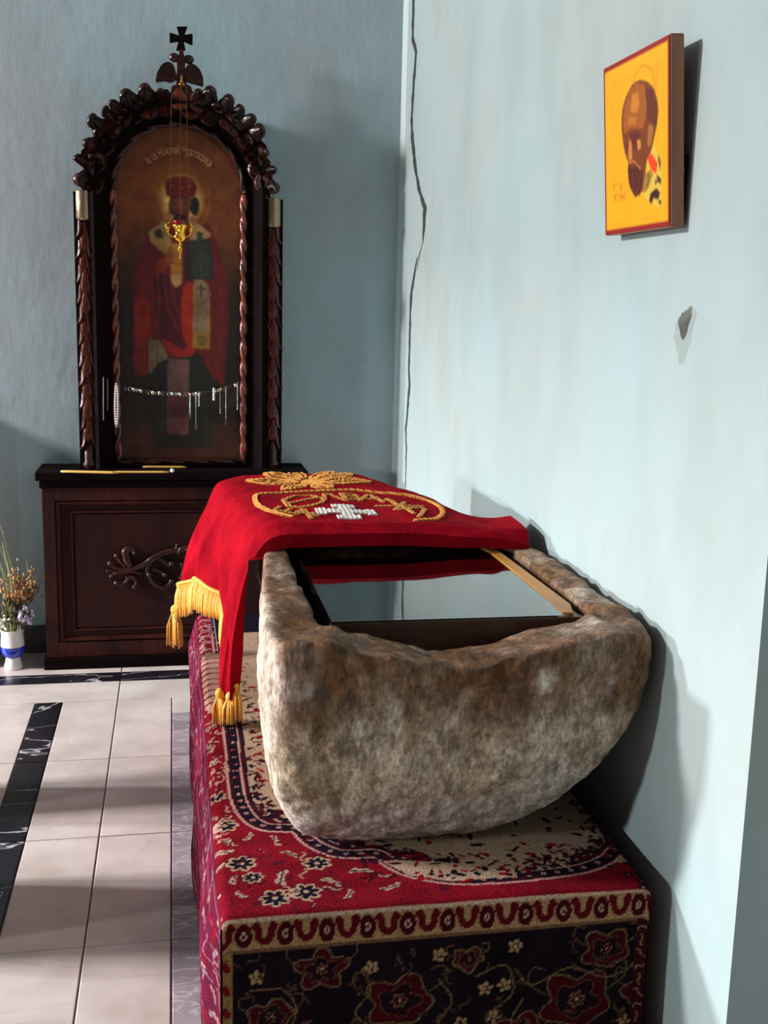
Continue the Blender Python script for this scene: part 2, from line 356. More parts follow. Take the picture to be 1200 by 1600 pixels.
# chipped spot
def blob_on_right(name, c, ry, rz, m, off, tilt=.25):
    bm = bmesh.new(); n = 28; ring = []; mid = bm.verts.new((XR-off*1.5, c.y, c.z))
    for k in range(n):
        a = 2*PI*k/n; r = 1+.18*math.sin(3*a+1)+random.uniform(-.1, .1); yy = ry*r*math.cos(a); zz = rz*r*math.sin(a)
        ring.append((bm.verts.new((XR-off, c.y+yy*.8-zz*tilt, c.z+zz*.8)), bm.verts.new((XR-.0001, c.y+yy-zz*tilt, c.z+zz))))
    for k in range(n):
        a, b_ = ring[k], ring[(k+1) % n]; bm.faces.new((mid, a[0], b_[0])); bm.faces.new((a[0], a[1], b_[1], b_[0]))
    return bobj(name, bm, m, wr, smooth=True)
c = at(1069, 520, 0, XR); blob_on_right('chipped_rim', c, .042, .055, M_patchlight, .0012)
blob_on_right('chipped_hole', at(1071, 505, 0, XR), .028, .032, M_patch, .0035)

# ------------------------------------------------------------------ floor tiles
tilecache = {}
def tile(x0, x1, y0, y1, m, name='tile'):
    w, d = round(x1-x0-.004, 4), round(y1-y0-.004, 4); key = (w, d, m.name)
    if key not in tilecache:
        bm = bmesh.new(); b_ = .0022
        A = [bm.verts.new((sx*w/2, sy*d/2, -.004)) for sx, sy in ((-1, -1), (1, -1), (1, 1), (-1, 1))]
        Bv = [bm.verts.new((sx*w/2, sy*d/2, -b_*.6)) for sx, sy in ((-1, -1), (1, -1), (1, 1), (-1, 1))]
        Cv = [bm.verts.new((sx*(w/2-b_), sy*(d/2-b_), 0)) for sx, sy in ((-1, -1), (1, -1), (1, 1), (-1, 1))]
        for R1, R2 in ((A, Bv), (Bv, Cv)):
            for k in range(4): bm.faces.new((R1[k], R1[(k+1) % 4], R2[(k+1) % 4], R2[k]))
        bm.faces.new(Cv); me = bpy.data.meshes.new(name); bm.to_mesh(me); bm.free(); me.materials.append(m); tilecache[key] = me
    o = bpy.data.objects.new(name, tilecache[key]); C.objects.link(o)
    o.location = ((x0+x1)/2, (y0+y1)/2, random.uniform(-.0006, .0004)); o.rotation_euler = (random.uniform(-.0006, .0006), random.uniform(-.0006, .0006), 0); o.parent = fl
rows = [4.413-.594*k for k in range(0, 9)]
for y1, y0 in zip(rows[:-1], rows[1:]):
    for x0, x1 in ((-.235, -.02), (-.45, -.235)): tile(x0, x1, y0, y1, M_tile)
    tile(-.555, -.45, y0, y1, M_black, 'black_tile')
    for k in range(3): tile(-.555-.594*(k+1), -.555-.594*k, y0, y1, M_tile)
    tile(-.02, .085, y0 if y1 < 4.4 else y0, y1 if y1 < 4.4 else 4.235, M_greymarble, 'grey_tile')
    for k in range(2): tile(.085+.45*k, min(.085+.45*(k+1), 1.02), y0, y1, M_tile)
tile(-.02, .085, 4.235, 4.413, M_tile)
xs = [-2.337, -1.35, -.235, .36, 1.02]
for x0, x1 in zip(xs[:-1], xs[1:]):
    tile(x0, x1, 4.413, 4.645, M_tile); tile(x0, x1, 4.645, 4.765, M_black, 'black_tile'); tile(x0, x1, 4.765, 5.08, M_tile)

# ------------------------------------------------------------------ unseen stools, added left of the frame to cast bands of shade on the floor
def stool(x, y, w, d, h, label):
    e = empty('low_stool', (x, y, 0), label, 'stool')
    bm = bmesh.new(); box(bm, x-d/2, x+d/2, y-w/2, y+w/2, h-.035, h, .006); bobj('seat', bm, M_wood, e)
    bm = bmesh.new(); box(bm, x-d/2+.02, x+d/2-.02, y-w/2+.01, y+w/2-.01, .05, h-.035, .004); bobj('box_body', bm, M_panelwood, e)
    for sx in (-1, 1):
        for sy in (-1, 1):
            bm = bmesh.new(); box(bm, x+sx*(d/2-.05)-.025, x+sx*(d/2-.05)+.025, y+sy*(w/2-.045)-.025, y+sy*(w/2-.045)+.025, 0, .05); bobj('leg', bm, M_wood, e)
    adopt(e)
SHADE_STOOLS = [(-.86, 3.52, .26, .26, .66), (-.78, 2.83, .38, .26, .66)]
for i, s in enumerate(SHADE_STOOLS): stool(*s, ['narrow boxed wooden stool nearer the altar, left of the aisle', 'wider boxed wooden stool nearer the camera, left of the aisle'][i])

e = empty('wall_chest', (-1.35, 5.0, 0), 'tall narrow wooden chest against the back wall, left of the flower vase', 'chest')  # out of view, added to keep daylight off the lower left of the back wall
bm = bmesh.new(); box(bm, -1.6, -1.05, 4.90, 5.06, .0, 1.17, .006); bobj('body', bm, M_wood, e)
bm = bmesh.new(); box(bm, -1.62, -1.03, 4.885, 5.065, 1.17, 1.20, .006); bobj('top', bm, M_wood, e); adopt(e)

# ------------------------------------------------------------------ shrine cabinet
YC = 4.84
cab = empty('altar_cabinet', (-.1, 4.95, 0), 'dark walnut panelled cabinet with carved scroll, standing under the large framed icon', 'cabinet')
X0, X1 = -.555, .555
bm = bmesh.new(); box(bm, X0, X1, YC+.012, YB-.012, .03, .83, .004); bobj('body', bm, M_panelwood, cab)
bm = bmesh.new()
for (x0, x1, z0, z1) in ((X0, X0+.055, .05, .82), (X1-.055, X1, .05, .82), (X0+.055, X1-.055, .745, .82), (X0+.055, X1-.055, .05, .12)):
    box(bm, x0, x1, YC-.004, YC+.02, z0, z1, .004)
bobj('face_frame', bm, M_wood, cab)
def frame_mould(x0, x1, z0, z1, w, y0, y1, name, m):
    bm = bmesh.new(); prof = [(0, y1), (.25, y0), (.55, y0+.002), (.8, y0+.009), (1, y1)]
    cor = [(x0, z0, 1, 1), (x1, z0, -1, 1), (x1, z1, -1, -1), (x0, z1, 1, -1)]
    L = [[bm.verts.new((cx+sx*w*a, y, cz+sz*w*a)) for a, y in prof] for cx, cz, sx, sz in cor]
    for i in range(4):
        for k in range(len(prof)-1): bm.faces.new((L[i][k], L[i][k+1], L[(i+1) % 4][k+1], L[(i+1) % 4][k]))
    return bobj(name, bm, m, cab)
frame_mould(X0+.056, X1-.056, .121, .744, .022, YC-.008, YC+.014, 'moulding', M_wood)
frame_mould(X0+.115, X1-.115, .165, .70, .016, YC+.0, YC+.014, 'panel_moulding', M_wood)
bm = bmesh.new(); box(bm, X0+.131, X1-.131, YC+.004, YC+.016, .181, .684, .002); bobj('panel', bm, M_panelwood, cab)
bm = bmesh.new(); box(bm, X0-.012, X1+.012, YC-.022, YB-.006, 0, .05, .006); bobj('plinth', bm, M_blackwood, cab)
bm = bmesh.new(); box(bm, X0-.008, X1+.008, YC-.014, YB-.006, .80, .835, .006); box(bm, X0-.022, X1+.022, YC-.03, YB-.006, .835, .872, .005); bobj('cornice', bm, M_blackwood, cab)
# carved scroll applique
def scroll_part(pts, rads, ends=True):
    P = [at(px, py, 1, YC-.012) for px, py in pts]; P = catmull(P, 6)
    R = np.interp(np.linspace(0, 1, len(P)), np.linspace(0, 1, len(rads)), rads)
    bm = bmesh.new(); tube(bm, P, list(R), 8)
    bmesh.ops.scale(bm, vec=(1, .8, 1), space=Matrix.Translation((0, -(YC-.012), 0)), verts=bm.verts)
    if ends: ball(bm, P[-1]+Vector((0, -.004, 0)), rads[-1]*1.35, seg=10)
    bobj('scroll', bm, M_archwood, cab, smooth=True)
K = .002735
scroll_part([(178, 887), (200, 889), (222, 884), (240, 872), (262, 862), (292, 858)], [.006, .010, .014, .016, .012, .008])
scroll_part([(205, 887), (198, 876), (196, 862), (204, 858), (210, 864)], [.010, .016, .018, .014, .008])
scroll_part([(196, 886), (188, 878), (182, 868)], [.006, .008, .009])
scroll_part([(186, 888), (178, 886), (172, 880)], [.006, .008, .009])
scroll_part([(222, 896), (200, 893), (182, 896), (174, 900)], [.004, .009, .010, .007])
scroll_part([(186, 896), (176, 892), (168, 892)], [.005, .006, .005])
scroll_part([(204, 902), (196, 910), (188, 914), (182, 911)], [.009, .009, .010, .009])
scroll_part([(196, 904), (206, 902), (213, 910), (210, 917)], [.007, .009, .008, .009])
scroll_part([(240, 872), (232, 884), (230, 892), (233, 898)], [.014, .010, .008, .009])
scroll_part([(246, 872), (256, 878), (264, 884), (268, 881)], [.008, .008, .008, .010])
scroll_part([(232, 898), (240, 912), (252, 918), (264, 914), (268, 908)], [.006, .009, .010, .010, .010])
scroll_part([(240, 890), (250, 893), (258, 898)], [.006, .007, .009])
scroll_part([(268, 864), (276, 856), (277, 851)], [.009, .007, .006])
scroll_part([(278, 866), (284, 858), (296, 856), (304, 862)], [.010, .014, .016, .010])
scroll_part([(284, 880), (286, 892), (283, 903)], [.010, .009, .009])
scroll_part([(250, 921), (262, 919), (274, 912)], [.004, .007, .006])
adopt(cab)

# ------------------------------------------------------------------ framed icon (shrine)
shr = empty('icon_shrine', (.03, 4.95, .872), 'tall arched shrine of carved dark wood holding a painted bishop saint, on the cabinet', 'icon')
CX, SPR, R = .032, 2.05, .262
def arch(cx, spr, r, zb, n=36):
    return [(cx-r, zb)]+[(cx+r*math.cos(PI-PI*k/n), spr+r*math.sin(PI-PI*k/n)) for k in range(n+1)]+[(cx+r, zb)]
bm = bmesh.new(); prism(bm, arch(CX, SPR, .385, .872), 4.985, 5.06); bobj('backboard', bm, M_blackwood, shr)
def arch_strip(r0_, r1_, prof, m, name, zb=.872, n=40, ang=50):
    bm = bmesh.new(); path = []
    for t in np.linspace(zb, SPR, 12)[:-1]: path.append(((CX, t), (-1, 0)))
    for k in range(n+1):
        a = PI-PI*k/n; path.append(((CX, SPR), (math.cos(a), math.sin(a))))
    for t in np.linspace(SPR, zb, 12)[1:]: path.append(((CX, t), (1, 0)))
    L = [[bm.verts.new((c_[0]+d_[0]*(r0_+(r1_-r0_)*s), y, c_[1]+d_[1]*(r0_+(r1_-r0_)*s))) for s, y in prof] for c_, d_ in path]
    for a, b_ in zip(L[:-1], L[1:]):
        for k in range(len(prof)-1): bm.faces.new((a[k], a[k+1], b_[k+1], b_[k]))
    return bobj(name, bm, m, shr, ang=ang)
arch_strip(.285, .365, [(0, 4.985), (0, 4.955), (.35, 4.95), (.5, 4.925), (.8, 4.90), (1, 4.91), (1, 5.0)], M_blackwood, 'frame_moulding')
# painted panel, vertices coloured
YP = 4.972
nx, nz = 180, 500
gx = np.linspace(CX-.285, CX+.285, nx); gz = np.linspace(.88, SPR+.29, nz)
GX, GZ = np.meshgrid(gx, gz); pt = Paint(GX.ravel(), GZ.ravel(), (58, 34, 18))
def S(px, py): p = at(px, py, 1, YP); return (p.x, p.z)
def SP(*a): return [S(*q) for q in a]
V = pt.V; # ground: brown, warmer at the top, darker in the middle
warm = np.array(lin((124, 62, 24))); darkc = np.array(lin((38, 26, 18))); low = np.array(lin((74, 34, 18)))
t = sstep(V, 1.55, 2.05)[:, None]; pt.c = darkc*(1-t)+warm*t; t = 1-sstep(V, .95, 1.12)[:, None]; pt.c = pt.c*(1-t)+low*t
pt.c *= (1+.18*fbm(np.stack([pt.U*9, pt.U*0, pt.V*9], 1)))[:, None]
hx, hz = S(283, 312)
pt.ell(hx, hz, .128, .140, (190, 108, 26), a=.95, soft=.7)
pt.ell(hx, hz+.0, .100, .115, (255, 206, 120), a=1, soft=.5)
for k in range(60):
    a0, a1 = 2*PI*k/60, 2*PI*(k+1)/60; pt.line([(hx+.122*math.cos(a0), hz+.134*math.sin(a0)), (hx+.122*math.cos(a1), hz+.134*math.sin(a1))], .0035, (150, 92, 34))
# phelonion (outer cloak)
pt.poly(SP((238, 358), (228, 372), (218, 392), (210, 420), (205, 450), (210, 480), (212, 520), (210, 560), (212, 590), (232, 584), (236, 540), (248, 530), (262, 555), (285, 566), (300, 556), (306, 548), (318, 562), (330, 588), (350, 604), (352, 560), (358, 500), (356, 450), (348, 410), (338, 375), (326, 350)), (104, 20, 22))
pt.poly(SP((210, 470), (234, 470), (236, 530), (218, 545), (212, 590), (209, 560)), (138, 26, 20))
pt.poly(SP((318, 440), (346, 420), (356, 470), (352, 560), (350, 604), (330, 586), (322, 560)), (98, 22, 20))
pt.poly(SP((240, 425), (262, 430), (284, 450), (296, 500), (300, 540), (285, 548), (262, 540), (244, 515)), (76, 14, 24))
for q in (((246, 430), (250, 480), (243, 520)), ((256, 432), (262, 480), (280, 520)), ((268, 445), (274, 480), (292, 510)), ((225, 420), (222, 470), (228, 520)), ((345, 440), (348, 500), (343, 560)), ((335, 560), (343, 585), (348, 600))):
    pt.line(SP(*q), .008, (128, 30, 30), a=.8)
pt.poly(SP((252, 528), (262, 548), (280, 560), (300, 556), (306, 546), (300, 540), (285, 546), (268, 536)), (150, 26, 20))
pt.poly(SP((286, 446), (302, 436), (304, 500), (302, 540), (296, 548), (284, 520), (282, 480)), (160, 34, 16))
# tunic below
pt.poly(SP((233, 530), (250, 532), (262, 556), (262, 566), (244, 572), (233, 585)), (126, 106, 74))
for q in (((238, 535), (237, 575)), ((246, 535), (246, 570)), ((253, 545), (254, 566))): pt.line(SP(*q), .004, (86, 70, 50))
pt.poly(SP((233, 585), (246, 568), (262, 560), (300, 556), (318, 562), (330, 590), (334, 640), (330, 700), (240, 700), (236, 640)), (26, 28, 22))
for q in (((244, 600), (246, 690)), ((306, 590), (308, 690)), ((320, 600), (322, 690)), ((254, 620), (256, 690))): pt.line(SP(*q), .006, (44, 48, 38), a=.7)
pt.poly(SP((262, 560), (296, 562), (294, 680), (261, 678)), (104, 72, 66)); pt.poly(SP((262, 618), (295, 618), (295, 652), (262, 652)), (84, 42, 38)); pt.poly(SP((262, 652), (294, 652), (294, 680), (261, 678)), (112, 66, 66))
# shoulders omophorion
pt.poly(SP((258, 345), (232, 362), (236, 378), (250, 392), (262, 398), (268, 380), (262, 362)), (176, 140, 92)); pt.poly(SP((304, 345), (330, 366), (322, 380), (306, 392), (296, 372)), (166, 124, 84))
pt.poly(SP((240, 362), (250, 356), (256, 372), (246, 376)), (58, 60, 40)); pt.poly(SP((308, 360), (318, 364), (316, 378), (308, 376)), (52, 60, 44))
pt.poly(SP((243, 372), (252, 372), (262, 390), (258, 398)), (190, 144, 70))
pt.poly(SP((266, 380), (284, 380), (284, 440), (276, 448), (267, 438)), (178, 118, 44)); pt.line(SP((267, 410), (285, 414)), .004, (80, 50, 26))
pt.poly(SP((266, 430), (284, 430), (283, 444), (275, 449), (268, 442)), (196, 150, 96))
# hand and sleeve
pt.poly(SP((240, 420), (252, 402), (262, 396), (272, 398), (270, 410), (256, 424), (244, 430)), (134, 44, 26)); pt.poly(SP((258, 400), (264, 384), (270, 384), (272, 404), (262, 412)), (150, 84, 48))
# book
pt.poly(SP((292, 376), (330, 372), (334, 436), (296, 440)), (40, 44, 34)); pt.poly(SP((296, 380), (326, 378), (329, 432), (300, 434)), (48, 54, 42)); pt.line(SP((312, 380), (315, 434)), .003, (74, 78, 60)); pt.poly(SP((288, 378), (294, 377), (297, 438), (290, 438)), (56, 24, 44))
# stole hanging from the left arm
pt.poly(SP((303, 436), (318, 438), (326, 446), (328, 500), (327, 546), (302, 544), (303, 500)), (132, 104, 78)); pt.poly(SP((302, 520), (327, 520), (327, 546), (302, 544)), (150, 108, 44))
pt.line(SP((302, 544), (303, 445)), .003, (170, 130, 60)); pt.line(SP((327, 546), (328, 455)), .003, (170, 120, 50))
pt.line(SP((314, 445), (315, 464)), .008, (44, 40, 30)); pt.line(SP((309, 451), (321, 452)), .006, (44, 40, 30))
for q in (((308, 528), (322, 528)), ((308, 533), (322, 533)), ((308, 538), (322, 538)), ((311, 523), (313, 526)), ((318, 523), (320, 526))): pt.line(SP(*q), .005, (62, 62, 36))
# head
pt.ell(*S(271, 322), .022, .040, (34, 20, 10)); pt.ell(*S(304, 322), .022, .040, (34, 20, 10))
pt.ell(*S(263, 336), .010, .014, (164, 120, 72)); pt.ell(*S(300, 342), .010, .012, (150, 104, 66))
pt.ell(*S(283, 328), .036, .058, (104, 44, 32)); pt.poly(SP((268, 300), (298, 300), (299, 322), (267, 322)), (118, 52, 38))
pt.ell(*S(282, 346), .034, .034, (58, 18, 16)); pt.ell(*S(282, 352), .026, .034, (74, 30, 24))
pt.poly(SP((258, 296), (258, 284), (262, 279), (272, 276), (284, 275), (296, 277), (305, 283), (308, 294), (306, 304), (296, 309), (282, 308), (268, 310), (261, 306)), (120, 26, 24))
pt.line(SP((261, 305), (270, 309), (283, 307), (296, 309), (305, 304)), .006, (90, 16, 16)); pt.line(SP((262, 284), (272, 280), (284, 279), (296, 281), (304, 286)), .004, (150, 52, 34))
for q in ((270, 291), (283, 293), (296, 291)): pt.ell(*S(*q), .006, .006, (176, 92, 52))
for sx in (273, 290): pt.ell(*S(sx, 319), .011, .006, (40, 18, 16)); pt.line(SP((sx-5, 314), (sx, 312), (sx+5, 314)), .004, (44, 22, 16)); pt.line(SP((sx-4, 324), (sx+4, 324)), .003, (150, 90, 66))
pt.line(SP((283, 316), (284, 334)), .006, (150, 86, 60)); pt.line(SP((277, 341), (283, 339), (289, 341)), .006, (46, 14, 12)); pt.line(SP((279, 346), (287, 346)), .004, (140, 50, 40))
def blur(pt, ny, nx_, n):
    c = pt.c.reshape(ny, nx_, 3)
    for _ in range(n):
        c[1:-1] = (c[:-2]+2*c[1:-1]+c[2:])/4; c[:, 1:-1] = (c[:, :-2]+2*c[:, 1:-1]+c[:, 2:])/4
    pt.c = c.reshape(-1, 3)
blur(pt, nz, nx, 2)
# clip to arch
vid = -np.ones(nx*nz, int); inside = ((np.abs(GX-CX) < .284) & ((GZ < SPR) | (np.hypot(GX-CX, GZ-SPR) < .286))).ravel()
vid[inside] = np.arange(inside.sum()); vv = np.stack([GX.ravel(), np.full(nx*nz, YP), GZ.ravel()], 1)[inside]
I = np.arange(nx*nz).reshape(nz, nx); q = np.stack([I[:-1, :-1], I[:-1, 1:], I[1:, 1:], I[1:, :-1]], -1).reshape(-1, 4); q = vid[q]; q = q[(q >= 0).all(1)]
mesh_obj('painted_panel', vv, q, M_paint, shr, col=pt.c[inside])
# inscription along the arc
def glyph_mesh(ch, size):
    cu = bpy.data.curves.new('g', 'FONT'); cu.body = ch; cu.size = size; cu.align_x = 'CENTER'; cu.resolution_u = 3; cu.extrude = .0006
    ob = bpy.data.objects.new('g', cu); C.objects.link(ob); bpy.context.view_layer.update()
    me = bpy.data.meshes.new_from_object(ob.evaluated_get(bpy.context.evaluated_depsgraph_get())); bpy.data.objects.remove(ob); bpy.data.curves.remove(cu); return me
M_letters = mat('ochre_lettering', (196, 142, 96), .6)
bm = bmesh.new(); txt = 'Агіѧ Нїколай Чудотворецъ'.replace('ѧ', 'а'); n = len(txt); a_c = atp(281, 312, (0, YP-.002, 0), (0, 1, 0))
for k, ch in enumerate(txt):
    if ch == ' ': continue
    th = math.radians(133-86*k/(n-1)); rr = .178
    me = glyph_mesh(ch, .040); mt = Matrix.Translation((a_c.x+rr*math.cos(th), YP-.003, a_c.z+.01+rr*math.sin(th))) @ Matrix.Rotation(-(th-PI/2), 4, 'Y') @ Matrix.Rotation(PI/2, 4, 'X') @ Matrix.Diagonal((.62, 1.15, 1, 1))
    me.transform(mt); bm.from_mesh(me); bpy.data.meshes.remove(me)
bobj('inscription', bm, M_letters, shr)
# twisted rope mouldings beside the picture and round its arch
def rope(path, r, pitch, m, name, parent, hand=1):
    P = [Vector(p) for p in path]; bm = bmesh.new(); seg = 22; s = 0; rings = []; prev = None
    for i, p in enumerate(P):
        if i: s += (p-P[i-1]).length
        t = (P[min(i+1, len(P)-1)]-P[max(i-1, 0)]).normalized(); a = Vector((0, -1, 0)); a = (a-t*a.dot(t)).normalized(); b_ = t.cross(a)
        ring = []
        for k in range(seg):
            th = 2*PI*k/seg; rad = r*(.42+.68*abs(math.cos((th-hand*2*PI*s/(2*pitch)))))
            ring.append(bm.verts.new(p+a*math.cos(th)*rad+b_*math.sin(th)*rad))
        rings.append(ring)
    for A, B_ in zip(rings[:-1], rings[1:]):
        for k in range(seg): bm.faces.new((A[k], A[(k+1) % seg], B_[(k+1) % seg], B_[k]))
    bm.faces.new(rings[0][::-1]); bm.faces.new(rings[-1]); return bobj(name, bm, m, parent, smooth=True)
YRp = 4.955; rr = .272
rope([(CX-rr, YRp, z) for z in np.arange(.905, SPR, .006)], .0155, .088, M_carve, 'twisted_moulding', shr)
rope([(CX+rr, YRp, z) for z in np.arange(.905, SPR, .006)], .0155, .088, M_carve, 'twisted_moulding', shr, -1)
rope([(CX+rr*math.cos(PI-a), YRp, SPR+rr*math.sin(a)) for a in np.linspace(0, PI, 130)], .013, .088, M_archwood, 'twisted_moulding', shr)
rope([(x, YRp, .898) for x in np.arange(CX-rr, CX+rr, .006)], .013, .11, M_archwood, 'twisted_moulding', shr)
# outer leaf-clad columns
def leaf_mesh(L_, W_, T_):
    bm = bmesh.new(); n, mm = 7, 6; G = []
    for i in range(n+1):
        t = i/n; w = W_*(.45+.55*math.sin(PI/2*min(1, t/.7)))*(1 if t < .8 else 1-.30*((t-.8)/.2)**2)
        row = []
        for j in range(mm+1):
            s = j/mm*2-1; row.append(bm.verts.new((s*w/2, -T_*(.15+.75*t+.35*max(0, t-.75)/.25)-(.75*T_*(1-s*s))+T_*.22*(abs(s) < .2), -L_*t*(1-.10*s*s))))
        G.append(row)
    for i in range(n):
        for j in range(mm): bm.faces.new((G[i][j], G[i][j+1], G[i+1][j+1], G[i+1][j]))
    r_ = bmesh.ops.solidify(bm, geom=list(bm.faces), thickness=.004)
    bmesh.ops.recalc_face_normals(bm, faces=bm.faces)
    me = bpy.data.meshes.new('leaf'); bm.to_mesh(me); bm.free(); me.polygons.foreach_set('use_smooth', [True]*len(me.polygons)); me.materials.append(M_carve); return me
leafm = leaf_mesh(.100, .044, .014)
def place(name, me, loc, rot, parent, sc=1):
    o = bpy.data.objects.new(name, me); C.objects.link(o); o.parent = parent; o.location = loc; o.rotation_euler = rot; o.scale = (sc,)*3 if not hasattr(sc, '__len__') else sc; return o
for side, cx in ((-1, CX-.392), (1, CX+.398)):
    yc = 4.945
    bm = bmesh.new(); lathe(bm, [(.03, 0), (.034, .008), (.034, .02), (.028, .03), (.028, .10), (.024, .105), (.024, 1.02), (.03, 1.03), (.02, 1.04)], (cx, yc, .872), 20)
    col = bobj('column', bm, M_archwood, shr, ang=40)
    for row in range(3):
        for k in range(11):
            ang = (row-1)*1.05; z = 1.055+k*.0885+(row % 2)*.044
            if z > 1.98: continue
            place('leaf', leafm, (cx+math.sin(ang)*.018, yc-math.cos(ang)*.018, z), (0, random.uniform(-.06, .06), ang), col, (1, 1, random.uniform(.95, 1.1)))
    bm = bmesh.new(); lathe(bm, [(.026, 0), (.034, .006), (.036, .012), (.036, .118), (.032, .124)], (cx, yc, 1.912), 24); bobj('capital', bm, M_capital, shr, ang=40, label='plain bronze-coloured cylindrical capital')
    bm = bmesh.new(); box(bm, cx-.04, cx+.04, 4.925, 5.06, .872, 2.03, .003); bobj('side_board', bm, M_blackwood, shr)
# carved leaves of the arch
def curl(px, py, w, h, ang, m=M_archwood):
    """acanthus leaf with rolled tip; w,h in metres, root towards arch centre"""
    p = at(px, py, 1, 4.93); bm = bmesh.new()
    tip = Vector((p.x, 4.915, p.z)); d = Vector((p.x-CX, 0, p.z-SPR)).normalized(); tang = Vector((d.z, 0, -d.x))
    rot = Matrix.Rotation(-ang, 4, 'Y'); root = Vector((CX, 4.95, SPR))+d*.345; L = (tip-root).length; ww = w*.62
    ax = (tip-root).normalized(); sd = Vector((ax.z, 0, -ax.x)); G = []; n_, m__ = 8, 6
    for a in range(n_+1):
        t = a/n_; wd = ww*(.45+.55*math.sin(PI*min(1, t*.9+.05))); base_ = root+ax*(L*1.02*t)+Vector((0, -.012-.030*t, 0))
        G.append([bm.verts.new(base_+sd*(wd*q/(m__/2)*1.25)+Vector((0, .016*(q/(m__/2))**2+(-.008 if q == 0 else 0), 0))) for q in range(-m__//2, m__//2+1)])
    for a in range(n_):
        for q in range(m__): bm.faces.new((G[a][q], G[a][q+1], G[a+1][q+1], G[a+1][q]))
    bmesh.ops.solidify(bm, geom=list(bm.faces), thickness=.012)
    ball(bm, tip-ax*(h*.05), 1, (w*.46, .018, h*.40), 14, rot)
    for v in bm.verts: v.co.y = min(v.co.y, 4.99)
    bobj('carved_leaf', bm, m, shr, smooth=True)
for a in [(125, 281, .07, .072, 0), (120, 248, .038, .036, 0), (137, 224, .056, .056, .2), (143, 188, .046, .078, -.35), (164, 174, .034, .066, -.3), (176, 162, .04, .045, 0), (197, 150, .066, .08, -.15), (226, 142, .062, .086, -.05), (251, 147, .05, .06, 0),
          (329, 145, .06, .078, .15), (358, 157, .052, .072, .3), (376, 172, .044, .066, .4), (393, 186, .05, .06, .4), (407, 204, .052, .078, .2), (413, 239, .052, .048, 0), (427, 266, .036, .048, 0), (428, 294, .062, .066, .2), (310, 146, .045, .05, .1), (153, 206, .05, .07, -.5), (190, 178, .05, .08, -.5), (216, 166, .05, .08, -.3), (340, 168, .05, .09, .5), (366, 192, .05, .09, .6), (388, 218, .05, .08, .6), (404, 254, .044, .08, .2), (143, 250, .044, .07, 0)]: curl(*a)
for k in range(21):
    a = PI*(k+.5)/21; dz = math.sin(a); rad = .405+random.uniform(-.008, .008)
    place('leaf', leafm, (CX+rad*math.cos(a), 4.932, SPR+rad*dz), (0, -(a-PI/2)+random.uniform(-.5, .5), 0), shr, (1.9, 1.6, random.uniform(.9, 1.15)))
arch_strip(.345, .385, [(0, 4.93), (.2, 4.915), (.8, 4.92), (1, 4.95), (1, 5.0)], M_archwood, 'arch_rib', zb=2.03)
# finial: palmettes and cross
Yf = 4.93
def flat(name, pts, thick, m, bev=.004, y=Yf):
    bm = bmesh.new(); prism(bm, [(at(px, py, 1, y).x, at(px, py, 1, y).z) for px, py in pts], y-thick/2, y+thick/2)
    bmesh.ops.recalc_face_normals(bm, faces=bm.faces); 
    if bev: bmesh.ops.bevel(bm, geom=list(bm.edges), offset=bev, segments=2, affect='EDGES')
    return bobj(name, bm, m, shr, ang=35)
flat('cross', [(276, 42), (293, 42), (288, 55), (301, 53), (301, 71), (287, 65), (290, 79), (275, 79), (279, 65), (265, 67), (265, 51), (280, 56)], .018, M_blackwood, .002)
flat('palmette', [(243, 129), (245, 115), (252, 102), (260, 97), (268, 98), (273, 106), (277, 124), (268, 130), (258, 127)], .03, M_archwood)
flat('palmette', [(318, 136), (317, 120), (311, 107), (302, 100), (294, 101), (289, 108), (286, 126), (296, 130), (308, 133)], .03, M_archwood)
flat('finial_stem', [(275, 135), (277, 105), (276, 95), (280, 84), (280, 77), (286, 77), (287, 85), (290, 95), (289, 105), (292, 135)], .03, M_archwood, .003)
for q in ((272, 90), (295, 93)):
    bm = bmesh.new(); p = at(*q, 1, Yf); ball(bm, p, .022, (1, .7, .85), 12); bobj('finial_bud', bm, M_archwood, shr, smooth=True)
flat('finial_foot', [(262, 158), (270, 134), (297, 134), (306, 158)], .05, M_archwood, .004, 4.94)
adopt(shr)

# ------------------------------------------------------------------ hanging lamp
YL = 4.80
lc = at(281, 368, 1, YL)
lamp = empty('oil_lamp', (lc.x, YL, lc.z), 'polished brass oil lamp hanging on three chains before the large icon', 'lamp')
bm = bmesh.new(); s = .00264
lathe(bm, [(r_*.85, z_) for r_, z_ in [(.002, -.098), (.006, -.09), (.003, -.08), (.007, -.065), (.012, -.058), (.006, -.048), (.008, -.036), (.020, -.028), (.030, -.018), (.036, -.008), (.032, 0), (.026, .006), (.027, .02), (.040, .036), (.042, .042), (.036, .042), (.024, .02), (.006, .012)]], (lc.x, YL, lc.z), 28)
bobj('bowl', bm, M_gold, lamp, smooth=True)
M_redglass = mat('ruby_glass', (120, 8, 14), .08, coat=.4)
bm = bmesh.new(); lathe(bm, [(.016, .028), (.026, .036), (.031, .056), (.029, .060), (.027, .056), (.012, .034)], (lc.x, YL, lc.z), 20); bobj('glass_cup', bm, M_redglass, lamp, smooth=True, label='dark red glass oil cup')
hook = at(284, 122, 1, YL)
cols = [(-.040, -.005), (.0, -.03), (.036, .01)]
